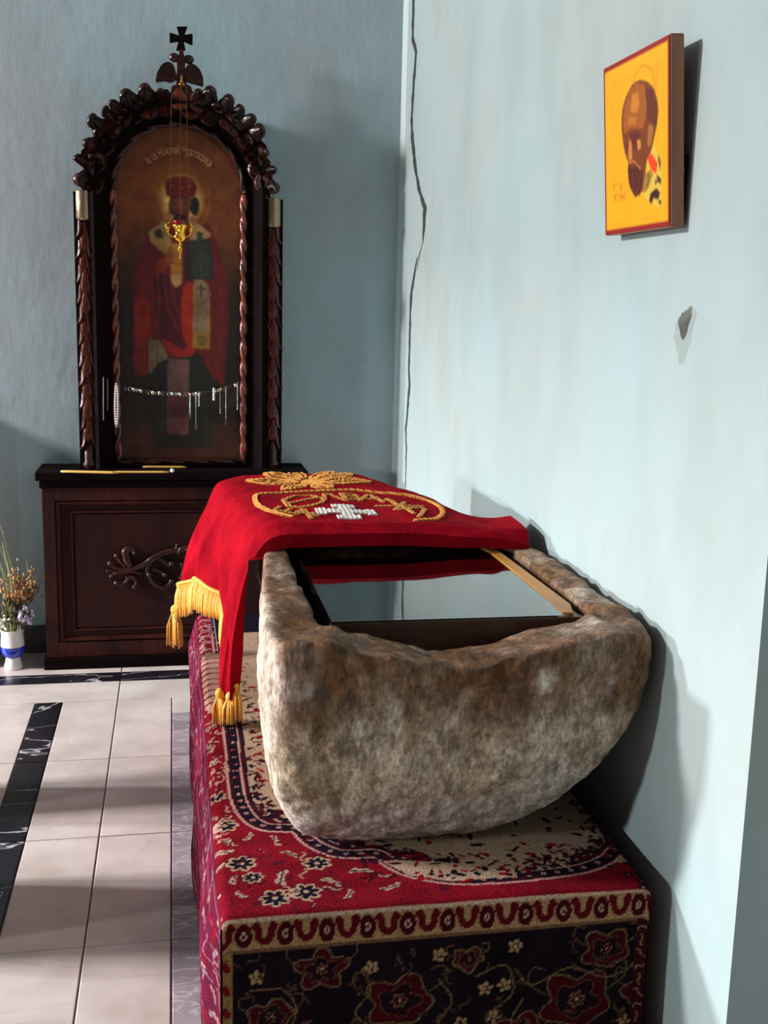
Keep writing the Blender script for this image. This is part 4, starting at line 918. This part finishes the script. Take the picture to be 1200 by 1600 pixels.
def palm(x, y, r, c=B2, o=OUT):
    rot = random.uniform(-.5, .5); lob = random.choice([3, 4, 5])
    def shape(q, ph): return [(x+q*r*(.62+.22*abs(math.sin(lob/2*t+ph))+.10*math.sin(5*t))*math.sin(t+rot)*1.15, y+q*r*(.62+.22*abs(math.sin(lob/2*t+ph))+.10*math.sin(5*t))*math.cos(t+rot)*.95) for t in [2*PI*k/48 for k in range(49)]]
    P = shape(1, .4); pt.poly(P, c); pt.line(P, .0036, o); P = shape(.62, 1.2); pt.poly(P, (34, 14, 24)); pt.line(P, .0030, (96, 60, 46))
    flower(x, y, r*.22, rot, o, B2)
    for s_ in (-1, 1):
        vine([(x+s_*r*.8, y+r*.2), (x+s_*r*1.25, y+r*.55), (x+s_*r*1.2, y+r*.95), (x+s_*r*.85, y+r*.9)], (96, 74, 52)); leaf(x+s_*r*1.15, y-r*.6, r*.24, s_*.8, (96, 74, 52), (50, 10, 20))

for x, y, r in [(.20, -.115, .055), (.36, -.20, .075), (.62, -.30, .06), (.80, -.125, .058), (.74, -.235, .085), (.90, -.23, .06), (.10, -.21, .05), (.50, -.12, .035), (.24, -.31, .06), (.45, -.34, .05)]: palm(x, y, r)
for x, y in [(.44, -.105), (.60, -.10), (.30, -.12), (.54, -.19), (.14, -.29), (.32, -.285), (.58, -.185), (.07, -.12), (.40, -.30), (.69, -.335), (.85, -.30), (.49, -.265), (.56, -.255)]: flower(x, y, .015, x*40, (168, 140, 96), B2, CREAM, 5, False)
vine([(.28, -.12), (.30, -.17), (.27, -.22), (.31, -.26)]); vine([(.44, -.16), (.47, -.21), (.44, -.27), (.48, -.31)]); vine([(.60, -.15), (.64, -.19), (.72, -.16), (.80, -.19), (.86, -.17), (.88, -.12)]); vine([(.05, -.15), (.12, -.15), (.15, -.20), (.13, -.26)]); vine([(.52, -.16), (.58, -.14), (.60, -.20), (.56, -.24)]); vine([(.16, -.24), (.20, -.27), (.27, -.25)]); vine([(.62, -.22), (.60, -.28), (.66, -.36)])
for k in range(46):
    x, y = random.uniform(.03, W_-.04), random.uniform(-.40, -.08); random.choice([lambda: leaf(x, y, .012, random.uniform(0, 3), (90, 62, 48), (50, 10, 20)), lambda: squiggle(x, y, .016, random.uniform(0, 3), (84, 60, 48))])()
pt.poly([(.0, -.062), (.022, -.062), (.022, -.41), (.0, -.41)], (150, 118, 70)); 
for y in np.arange(-.09, -.4, -.05): pt.ell(.010, y, .007, .016, (120, 16, 24), .4)
pt.poly([(W_-.03, -.062), (W_, -.062), (W_, -.41), (W_-.03, -.41)], (60, 14, 24))
for y in np.arange(-.08, -.4, -.03): squiggle(W_-.016, y, .012, y*70, (150, 110, 84))
nU, nV = len(us), len(vs); I = np.arange(nU*nV).reshape(nV, nU); q = np.stack([I[:-1, :-1], I[:-1, 1:], I[1:, 1:], I[1:, :-1]], -1).reshape(-1, 4)
uc, vc = U[q].mean(1), V[q].mean(1); bad = ((uc < 0) | (uc > W_)) & ((vc < 0) | (vc > L_)); q = q[~bad]
carpet = mesh_obj('carpet', np.stack([X, Y, Zc], 1), q, M_carpet, smooth=True, col=np.clip(pt.c, 0, 1))
tag(carpet, 'red patterned oriental carpet draped over the low bench under the stone sarcophagus', 'carpet')

# ------------------------------------------------------------------ stone sarcophagus
prof = [(.178, .95), (.173, .90), (.171, .80), (.176, .72), (.186, .64), (.200, .575), (.222, .515), (.252, .465), (.30, .435), (.36, .423), (.50, .420), (.62, .424), (.69, .436), (.76, .463), (.84, .512), (.905, .58), (.956, .66), (.990, .75), (1.008, .84), (1.006, .91), (.984, .945)]
def inset_prof(P, d):
    cx, cz = .585, .90; out = []
    for x, z in P:
        vx_, vz_ = cx-x, cz-z; L = math.hypot(vx_, vz_); k = min(d/L, .9); out.append((x+vx_*k, z+max(0, vz_)*k if z < .88 else z))
    return out
bm = bmesh.new(); rings = []
def taper(y): return max(0, (y-2.9)/.9)
sts = [(2.09, .17), (2.095, .09), (2.102, .045), (2.118, .018), (2.145, .004), (2.24, 0)]+[(y, 0) for y in np.linspace(2.4, 3.6, 7)]+[(3.68, .02), (3.72, .07)]
for y, d in sts:
    P = inset_prof(prof, d); t = taper(y); lt = .055*min(1.6, max(0, (y-2.3)/.6)); P = [(x+lt if x < .33 else x, z) for x, z in P]; P = [(x if x < .46 else .46+(x-.46)*(1-.42*t), z) for x, z in P]
    rings.append([bm.verts.new((x, y+(.125*((.95-z)/.53)**1.8 if y < 2.35 else 0), z)) for x, z in P])
n = len(prof)
for A_, B_ in zip(rings[:-1], rings[1:]):
    for k in range(n): bm.faces.new((A_[k], A_[(k+1) % n], B_[(k+1) % n], B_[k]))
bm.faces.new(rings[0]); bm.faces.new(rings[-1][::-1]); bmesh.ops.recalc_face_normals(bm, faces=bm.faces)
o1 = bobj('tmp_outer', bm, None)
bm = bmesh.new(); A_ = [(.292, 2.235), (.30, 2.225), (.88, 2.225), (.905, 2.245), (.915, 2.9), (.66, 3.6), (.26, 3.6), (.292, 2.9)]
prism(bm, A_, .60, 1.2, axis=2); bmesh.ops.recalc_face_normals(bm, faces=bm.faces); o2 = bobj('tmp_inner', bm, None)
mod = o1.modifiers.new('b', 'BOOLEAN'); mod.operation = 'DIFFERENCE'; mod.object = o2; mod.solver = 'EXACT'
mr = o1.modifiers.new('r', 'REMESH'); mr.mode = 'VOXEL'; mr.voxel_size = .0085
ms = o1.modifiers.new('s', 'SMOOTH'); ms.factor = .6; ms.iterations = 5
bpy.context.view_layer.update(); me = bpy.data.meshes.new_from_object(o1.evaluated_get(bpy.context.evaluated_depsgraph_get())); me.name = 'sarcophagus'
bpy.data.objects.remove(o1); bpy.data.objects.remove(o2)
nvv = len(me.vertices); co = np.empty(nvv*3, 'f'); me.vertices.foreach_get('co', co); co = co.reshape(-1, 3).astype(float)
nm = np.empty(nvv*3, 'f'); me.vertex_normals.foreach_get('vector', nm); nm = nm.reshape(-1, 3)
x, y, z = co.T
d = .007*fbm(co*9, 3)+.0035*fbm(co*34, 3)-.006*np.clip(vnoise(co*16)-.35, 0, 1)
isout = ((x < .27) | (x > .93) | (y < 2.22) | (z < .6) | (z > .93)); flatb = z < .43; d = np.where(flatb, 0, d)*np.where(isout, 1, .4)
# chipped facet low on the left
fac = Vector((-.75, -.45, -.48)).normalized(); pd = (co-np.array([.235, 2.2, .53]))@np.array(fac); co -= np.outer(np.clip(pd, 0, .05), np.array(fac))*(z < .64)[:, None]
co += nm*d[:, None]
# worn, dipped front rim
x, y, z = co.T
dip = np.exp(-((x-.56)/.17)**2)*.058+.012*sstep(x, .30, .36)*(1-sstep(x, .84, .9)); w = sstep(z, .80, .95)*(1-sstep(y, 2.26, 2.32)); co[:, 2] -= dip*w*(1+.15*vnoise(co*18))
co[:, 2] -= .012*np.clip(vnoise(co*np.array([14, 14, 0])+5), -.3, 1)*sstep(z, .9, .95)
co[:, 2] = np.maximum(co[:, 2], .4235); co[:, 0] = np.minimum(co[:, 0], 1.014)
me.vertices.foreach_set('co', co.astype('f').ravel()); me.update()
x, y, z = co.T
light = np.array(lin((214, 204, 190))); tan = np.array(lin((182, 152, 108))); brown = np.array(lin((114, 74, 32))); pale = np.array(lin((220, 209, 206)))
f1 = fbm(co*np.array([5, 5, 3.2]), 4); f2 = fbm(co*np.array([16, 16, 7])+9, 4); f3 = fbm(co*np.array([3.2, 3.2, 2])+31, 3)
t = np.clip(.5+.5*f1+.25*f2, 0, 1)[:, None]; c = light*(1-t)+tan*t
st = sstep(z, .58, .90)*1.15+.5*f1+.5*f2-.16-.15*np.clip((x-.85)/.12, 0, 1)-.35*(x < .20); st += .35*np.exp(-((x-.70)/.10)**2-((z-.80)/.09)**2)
c = c*(1-np.clip(st, 0, 1)[:, None])+brown*np.clip(st, 0, 1)[:, None]
lo = np.clip(1-sstep(z, .50, .62)+.3*f2, 0, 1)[:, None]*.85; c = c*(1-lo)+pale*lo
le = (sstep(-x, -.215, -.185)*np.clip(.75+.4*f2, 0, 1))[:, None]; c = c*(1-le)+np.array(lin((232, 214, 200)))*le  # side light painted in: left flank of the stone lightened
sp2 = (np.clip(f2+.3*fbm(co*40, 2)-.70, 0, 1)*1.2*(z < .9))[:, None]; c = c*(1-sp2)+np.array(lin((232, 224, 214)))*sp2
a = me.color_attributes.new('Col', 'FLOAT_COLOR', 'POINT'); rgba = np.ones((nvv, 4), 'f'); rgba[:, :3] = np.clip(c, 0, 1); a.data.foreach_set('color', rgba.ravel())
me.polygons.foreach_set('use_smooth', [True]*len(me.polygons)); me.materials.clear(); me.materials.append(M_stone)
sarc = bpy.data.objects.new('sarcophagus', me); C.objects.link(sarc); tag(sarc, 'rough hollowed stone sarcophagus with worn rim standing on the red carpet', 'sarcophagus')

# ------------------------------------------------------------------ glazed reliquary box in the trough
rb = empty('glazed_casket', (.6, 2.9, .605), 'dark wooden casket with a glass top set inside the stone sarcophagus', 'casket')
fx0, fx1, fy0, fy1, fz = .322, .893, 2.262, 3.50, .928
# box tapers towards the back with the trough
def tx(x, y): return x if y < 2.9 else (.46+(x-.46)*(1-.42*(y-2.9)/.9) if x > .46 else x)
def quadbar(name, p, z0, z1, m, bev=.003):
    bm = bmesh.new(); prism(bm, p, z0, z1, axis=2); bmesh.ops.recalc_face_normals(bm, faces=bm.faces); bmesh.ops.bevel(bm, geom=list(bm.edges), offset=bev, segments=2, affect='EDGES'); return bobj(name, bm, m, rb, ang=40)
xm = tx(fx1, 3.3)
quadbar('front_panel', [(fx0, fy0), (fx1, fy0), (fx1, fy0+.022), (fx0, fy0+.022)], .62, fz, M_framewood)
quadbar('left_panel', [(fx0, fy0+.022), (fx0+.022, fy0+.022), (fx0+.022, 3.3), (fx0, 3.3)], .62, fz, M_blackwood)
quadbar('right_panel', [(fx1-.02, fy0+.022), (fx1, fy0+.022), (fx1, 2.9), (xm, 3.3), (xm-.02, 3.3), (fx1-.02, 2.9)], .62, fz-.003, M_framewood)
quadbar('gilt_strip', [(fx1-.046, fy0+.018), (fx1-.022, fy0+.014), (fx1-.002, fy0+.09), (fx1-.008, 2.9), (xm-.01, 3.3), (xm-.042, 3.3), (fx1-.040, 2.9), (fx1-.040, fy0+.12)], fz-.002, fz+.007, M_yellow, .002)
quadbar('bottom', [(fx0, fy0), (fx1, fy0), (fx1, 2.9), (xm, 3.3), (fx0, 3.3)], .606, .63, M_inner)
quadbar('lining', [(fx0+.024, fy0+.025), (fx1-.024, fy0+.025), (fx1-.024, 2.9), (xm-.024, 3.29), (fx0+.024, 3.29)], .64, .83, M_inner)
bm = bmesh.new(); prism(bm, [(fx0+.004, fy0+.005), (fx1-.04, fy0+.005), (fx1-.04, 2.9), (xm-.04, 3.295), (fx0+.004, 3.295)], fz+.0005, fz+.0045, axis=2); bobj('glass_pane', bm, M_glass, rb, label='glass pane reflecting the blue wall')
adopt(rb)
# lid boards under the cloth
lid = empty('wooden_lid', (.5, 3.3, .95), 'plain wooden lid board hidden beneath the red velvet cloth', 'lid')
bm = bmesh.new(); prism(bm, [(.275, 2.98), (.83, 2.98), (.74, 3.35), (.62, 3.68), (.19, 3.68)], .955, .988, axis=2); bmesh.ops.recalc_face_normals(bm, faces=bm.faces); bmesh.ops.bevel(bm, geom=list(bm.edges), offset=.004, segments=2, affect='EDGES'); bobj('board', bm, M_framewood, lid); adopt(lid)

# ------------------------------------------------------------------ velvet cloth
# rows run across (left hem -> left edge -> top -> right edge), columns from the back (v=0) to the front hem (v=1)
def interp_rows(keys, tvals):
    keys = np.array(keys, float)  # (K, n, 3)
    K = len(keys); out = []
    for t in tvals:
        s = t*(K-1); i = min(int(s), K-2); f = s-i; f = f*f*(3-2*f)*.35+f*.65
        out.append(keys[i]*(1-f)+keys[i+1]*f)
    return np.array(out)
#    hem                 low                mid                upper              left edge          top1             top2             top3            right edge        right drop
rowsK = [
 [(-.004, 3.66, .575), (.020, 3.68, .70), (.060, 3.70, .82), (.105, 3.71, .93), (.150, 3.72, 1.005), (.30, 3.74, 1.024), (.44, 3.75, 1.028), (.56, 3.76, 1.022), (.66, 3.75, 1.005), (.70, 3.75, .93)],
 [(.022, 3.56, .69), (.050, 3.56, .76), (.082, 3.55, .85), (.118, 3.54, .94), (.164, 3.54, 1.008), (.31, 3.54, 1.024), (.47, 3.54, 1.028), (.62, 3.54, 1.022), (.735, 3.54, 1.006), (.78, 3.54, .93)],
 [(.070, 3.46, .735), (.085, 3.44, .79), (.105, 3.42, .865), (.135, 3.38, .95), (.182, 3.36, 1.010), (.34, 3.35, 1.024), (.50, 3.35, 1.028), (.66, 3.35, 1.022), (.795, 3.35, 1.005), (.84, 3.35, .94)],
 [(.148, 3.34, .705), (.142, 3.31, .775), (.145, 3.27, .86), (.160, 3.22, .95), (.202, 3.19, 1.012), (.36, 3.18, 1.024), (.52, 3.18, 1.026), (.68, 3.18, 1.020), (.825, 3.18, 1.000), (.90, 3.18, .965)],
 [(.163, 3.18, .615), (.158, 3.16, .70), (.158, 3.12, .82), (.176, 3.07, .94), (.222, 3.05, 1.012), (.38, 3.04, 1.022), (.54, 3.04, 1.022), (.70, 3.04, 1.014), (.865, 3.05, .998), (.960, 3.06, 1.004)],
 [(.127, 3.02, .505), (.135, 3.00, .64), (.150, 2.98, .79), (.180, 2.95, .93), (.243, 2.93, 1.008), (.40, 2.925, 1.018), (.56, 2.925, 1.014), (.72, 2.925, 1.008), (.880, 2.925, .998), (.972, 2.93, .990)],
 [(.158, 2.97, .505), (.160, 2.96, .62), (.168, 2.93, .77), (.190, 2.90, .90), (.250, 2.885, .985), (.41, 2.885, .992), (.57, 2.885, .990), (.73, 2.885, .984), (.885, 2.88, .974), (.966, 2.89, .955)],
 [(.172, 2.98, .545), (.174, 2.97, .64), (.180, 2.94, .77), (.200, 2.91, .87), (.252, 2.885, .948), (.42, 2.89, .956), (.58, 2.89, .954), (.74, 2.89, .950), (.895, 2.885, .948), (.968, 2.89, .935)]]
NV_, NU_ = 420, 460
# arc-length like knots across: dense on the top
kn = np.array([0, .08, .17, .25, .33, .50, .66, .82, .94, 1.0]); tu = np.linspace(0, 1, NU_); tv = np.linspace(0, 1, NV_)
Rr = interp_rows(rowsK, tv)      # (NV,10,3)
def cm_eval(P, kn, t):
    P = np.asarray(P); out = np.empty((P.shape[0], len(t), 3)); n = len(kn)
    m = np.zeros_like(P); m[:, 1:-1] = (P[:, 2:]-P[:, :-2])/(kn[2:]-kn[:-2])[None, :, None]; m[:, 0] = (P[:, 1]-P[:, 0])/(kn[1]-kn[0]); m[:, -1] = (P[:, -1]-P[:, -2])/(kn[-1]-kn[-2])
    i = np.clip(np.searchsorted(kn, t, 'right')-1, 0, n-2); h = kn[i+1]-kn[i]; s = (t-kn[i])/h; s2, s3 = s*s, s**3
    a = (2*s3-3*s2+1)[None, :, None]; b_ = (s3-2*s2+s)[None, :, None]*h[None, :, None]; c_ = (-2*s3+3*s2)[None, :, None]; d_ = (s3-s2)[None, :, None]*h[None, :, None]
    return P[:, i]*a+m[:, i]*b_+P[:, i+1]*c_+m[:, i+1]*d_
G = cm_eval(Rr, kn, tu)
# soft folds: on the left drop running down, light wrinkles on top
TU, TV = np.meshgrid(tu, tv); dropw = sstep(.33-TU, 0, .2)
G[..., 0] += dropw*(.010*np.sin(TV*34+2.0*TU*6)+.006*np.sin(TV*61+1))*(.4+.6*sstep(TU, -.1, .1))-dropw*.004
nz_ = fbm(np.stack([G[..., 0].ravel()*7, G[..., 1].ravel()*7, G[..., 2].ravel()*7], 1), 3).reshape(TU.shape)
G[..., 2] += .005*nz_*(1-dropw); G[..., 2] += .006*np.exp(-((TU-.93)/.03)**2)*np.exp(-((TV-.80)/.06)**2)*2
G[..., 0] = np.where(TU < .30, np.minimum(G[..., 0], np.where(G[..., 2] < .93, .19, .3)), G[..., 0])
I = np.arange(NU_*NV_).reshape(NV_, NU_); Q = np.stack([I[:-1, :-1], I[:-1, 1:], I[1:, 1:], I[1:, :-1]], -1)
dU = np.gradient(G, axis=1); dV = np.gradient(G, axis=0); NN = np.cross(dV, dU); NN /= np.linalg.norm(NN, axis=2, keepdims=True)+1e-9
if NN[200, 250, 2] < 0: NN = -NN
cloth = mesh_obj('velvet_cloth', G.reshape(-1, 3), Q.reshape(-1, 4), M_velvet, smooth=True)
tag(cloth, 'red velvet cloth with gold embroidery and fringe draped over the back of the sarcophagus', 'cloth')
# embroidery: stitched shapes lifted off the velvet, cut from the cloth's own surface
pt = Paint(G[..., 0].ravel(), G[..., 1].ravel(), (0, 0, 0)); pt.V = pt.V
topm = (TU.ravel() > .325) & (TV.ravel() < .72)
def C2(px, py): p = at(px, py, 2, 1.024); return (p.x, p.y)
def CL(*a): return [C2(*q) for q in a]
# 1 rope cartouche
cart = CL((455, 807), (432, 803), (410, 792), (400, 783), (399, 777), (404, 773), (440, 771), (500, 769), (560, 768.5), (620, 772), (660, 777), (684, 784), (692, 792), (688, 800), (676, 805), (650, 807))
pt.line([tuple(p)[:2] for p in catmull([(a, b_, 0) for a, b_ in cart], 5)], .016, (1, 1, 1), k=1)
# 2 floral device
def petal(px0, py0, px1, py1, w):
    a, b_ = Vector(C2(px0, py0)+(0,)), Vector(C2(px1, py1)+(0,)); t = b_-a; L = t.length; t.normalize(); nn = Vector((-t.y, t.x, 0))
    P = []
    for k in range(17):
        s = k/16; P.append(a+t*L*s+nn*w*math.sin(PI*s)**.7)
    for k in range(17):
        s = 1-k/16; P.append(a+t*L*s-nn*w*math.sin(PI*s)**.7)
    P = [(p.x, p.y) for p in P]; pt.poly(P, (1, 1, 1), k=2); pt.poly([( (a.x+b_.x)/2+(p[0]-(a.x+b_.x)/2)*.72, (a.y+b_.y)/2+(p[1]-(a.y+b_.y)/2)*.72) for p in P], (0, 0, 0), k=0)
    for s in (-.35, 0, .35): pt.line([(a.x+t.x*L*.12, a.y+t.y*L*.12), (a.x+t.x*L*.55+nn.x*w*s, a.y+t.y*L*.55+nn.y*w*s), (b_.x-t.x*L*.1, b_.y-t.y*L*.1)], .0085, (1, 1, 1), k=2)
petal(470, 755, 382, 751, .05); petal(470, 752, 412, 741, .045); petal(475, 750, 455, 737, .03); petal(485, 752, 520, 738, .035); petal(488, 755, 552, 741, .04); petal(490, 757, 582, 752, .055); petal(478, 758, 440, 765, .035); petal(488, 758, 520, 765, .035)
pt.ell(*C2(484, 755), .03, .05, (1, 1, 1), k=2)
# 3 letters along the cartouche
from math import cos, sin
def letter(ch, px, py, size, rot=0, sx=1.0):
    x0, y0 = C2(px, py); L = {'O': [[(-.5, .15), (-.4, .8), (0, 1), (.4, .8), (.5, .15), (.3, -.1), (0, -.2), (-.3, -.1), (-.5, .15)], [(-.4, .4), (.4, .4)]], 'L': [[(-.5, 0), (-.1, 1), (.1, 1), (.5, 0)]], 'V': [[(-.4, 0), (-.4, 1), (.2, 1), (.35, .75), (.2, .52), (-.4, .52)], [(.2, .52), (.42, .25), (.2, 0), (-.4, 0)]], 'A': [[(-.5, 0), (-.05, 1), (.1, 1), (.5, 0)], [(-.3, .35), (.3, .35)]], 'X': [[(-.5, 0), (.5, 1)], [(-.5, 1), (.5, 0)], [(0, 0), (0, 1)]], 'E': [[(.4, 1), (-.4, 1), (-.4, 0), (.4, 0)], [(-.4, .5), (.3, .5)]]}[ch]
    for st in L:
        P = []
        for a, b_ in st:
            a *= sx; P.append((x0+size*(a*cos(rot)-(b_-.5)*sin(rot)), y0+size*1.5*(a*sin(rot)+(b_-.5)*cos(rot))))
        pt.line(P, .0155, (1, 1, 1), k=3)
for a in [('E', 450, 797, .07, 1.1), ('X', 480, 801, .06, .9), ('O', 472, 783, .085, .35, 1.4), ('L', 517, 780, .07, .15), ('V', 549, 777, .06, 0), ('A', 578, 778, .07, -.1), ('X', 625, 788, .085, -.6, 1.3), ('L', 650, 794, .07, -.9)]: letter(*a)
# 4 white cross
cx_, cy_ = C2(541, 798); s = .022
K_ = .62
for k in (-1, 1):
    pt.poly([(cx_+k*.072-.014, cy_-.034), (cx_+k*.072+.014, cy_-.034), (cx_+k*.072+.014, cy_+.034), (cx_+k*.072-.014, cy_+.034)], (1, 1, 1), k=4)
    pt.poly([(cx_-.034, cy_+k*.060-.018), (cx_+.034, cy_+k*.060-.018), (cx_+.034, cy_+k*.060+.018), (cx_-.034, cy_+k*.060+.018)], (1, 1, 1), k=4)
pt.poly([(cx_-.075, cy_-.022), (cx_+.075, cy_-.022), (cx_+.075, cy_+.022), (cx_-.075, cy_+.022)], (1, 1, 1), k=4); pt.poly([(cx_-.016, cy_-.06), (cx_+.016, cy_-.06), (cx_+.016, cy_+.06), (cx_-.016, cy_+.06)], (1, 1, 1), k=4)
ids = np.where(topm, pt.id, 0).reshape(NV_, NU_)
for kk, nm_, m_, h_ in ((1, 'rope_border', M_thread, .005), (2, 'flower_embroidery', M_thread, .005), (3, 'lettering', M_thread, .004), (4, 'embroidered_cross', M_whitethread, .004)):
    cell = (ids[:-1, :-1] == kk) & (ids[:-1, 1:] == kk) & (ids[1:, 1:] == kk) & (ids[1:, :-1] == kk)
    if not cell.any(): continue
    used, invx = np.unique(Q[cell].ravel(), return_inverse=True); base_v = G.reshape(-1, 3)[used]; nn = NN.reshape(-1, 3)[used]
    # rope twist relief
    rel = 1+.35*np.sin((base_v[:, 0]+base_v[:, 1])*330) if kk in (1, 2) else 1+.2*np.sin(base_v[:, 0]*500)
    topv = base_v+nn*(h_*rel)[:, None] if hasattr(rel, '__len__') else base_v+nn*h_
    f = invx.reshape(-1, 4); nV0 = len(used)
    # side walls at boundary edges
    ed = {}
    for ff in f:
        for a_, b_ in ((0, 1), (1, 2), (2, 3), (3, 0)): 
            key = (min(ff[a_], ff[b_]), max(ff[a_], ff[b_])); ed[key] = ed.get(key, 0)+1
    bnd = [k_ for k_, c_ in ed.items() if c_ == 1]; faces = list(map(tuple, f))+[(a_, b_, b_+nV0, a_+nV0) for a_, b_ in bnd]
    mesh_obj(nm_, np.concatenate([topv, base_v]), faces, m_, cloth, smooth=False, label='white embroidered cross' if kk == 4 else None)
# fringe along the left hem, as hanging cords
hem = G[:, 0, :]; bm = bmesh.new()
for t in np.linspace(.10, .60, 130):
    p = Vector(hem[int(t*(NV_-1))]); L = .085+.02*math.sin(t*9)+random.uniform(-.006, .006); sw = random.uniform(-.004, .004)
    if t > .45: L = .11
    P = [p+Vector((0, 0, .006)), p+Vector((-.006, -.004+sw, -L*.35)), p+Vector((-.008, -.01+sw, -L*.7)), p+Vector((-.006+sw, -.012, -L))]
    for q_ in P[1:]: q_.x -= .004
    tube(bm, P, [.0035, .0042, .004, .003], 5)
bobj('fringe', bm, M_fringe, cloth, smooth=True, kind='stuff', label='long golden fringe')
bm = bmesh.new(); tube(bm, [Vector(hem[int(t*(NV_-1))])+Vector((-.003, 0, .004)) for t in np.linspace(.08, .62, 60)], .006, 7); bobj('fringe_heading', bm, M_fringe, cloth, smooth=True)
def tassel(p, L, r, n=26):
    bm = bmesh.new(); p = Vector(p); ball(bm, p+Vector((0, 0, -.006)), r*.62, (1, 1, 1.1), 10)
    for k in range(n):
        a = 2*PI*k/n+random.uniform(-.1, .1); q_ = r*random.uniform(.35, 1)
        tube(bm, [p+Vector((r*.3*math.cos(a), r*.3*math.sin(a), -.01)), p+Vector((q_*math.cos(a), q_*math.sin(a), -L*.45)), p+Vector((q_*1.1*math.cos(a), q_*1.1*math.sin(a), -L*random.uniform(.9, 1.02)))], [.003, .0036, .0028], 5)
    bobj('tassel', bm, M_fringe, cloth, smooth=True)
tassel(hem[2]+np.array([0, 0, .01]), .135, .026); tassel(hem[int(.714*(NV_-1))]+np.array([0, 0, .012]), .095, .024); tassel(hem[int(.80*(NV_-1))]+np.array([.0, 0, .012]), .080, .022, 20); tassel(hem[-3]+np.array([-.006, .0, .01]), .11, .018, 18)
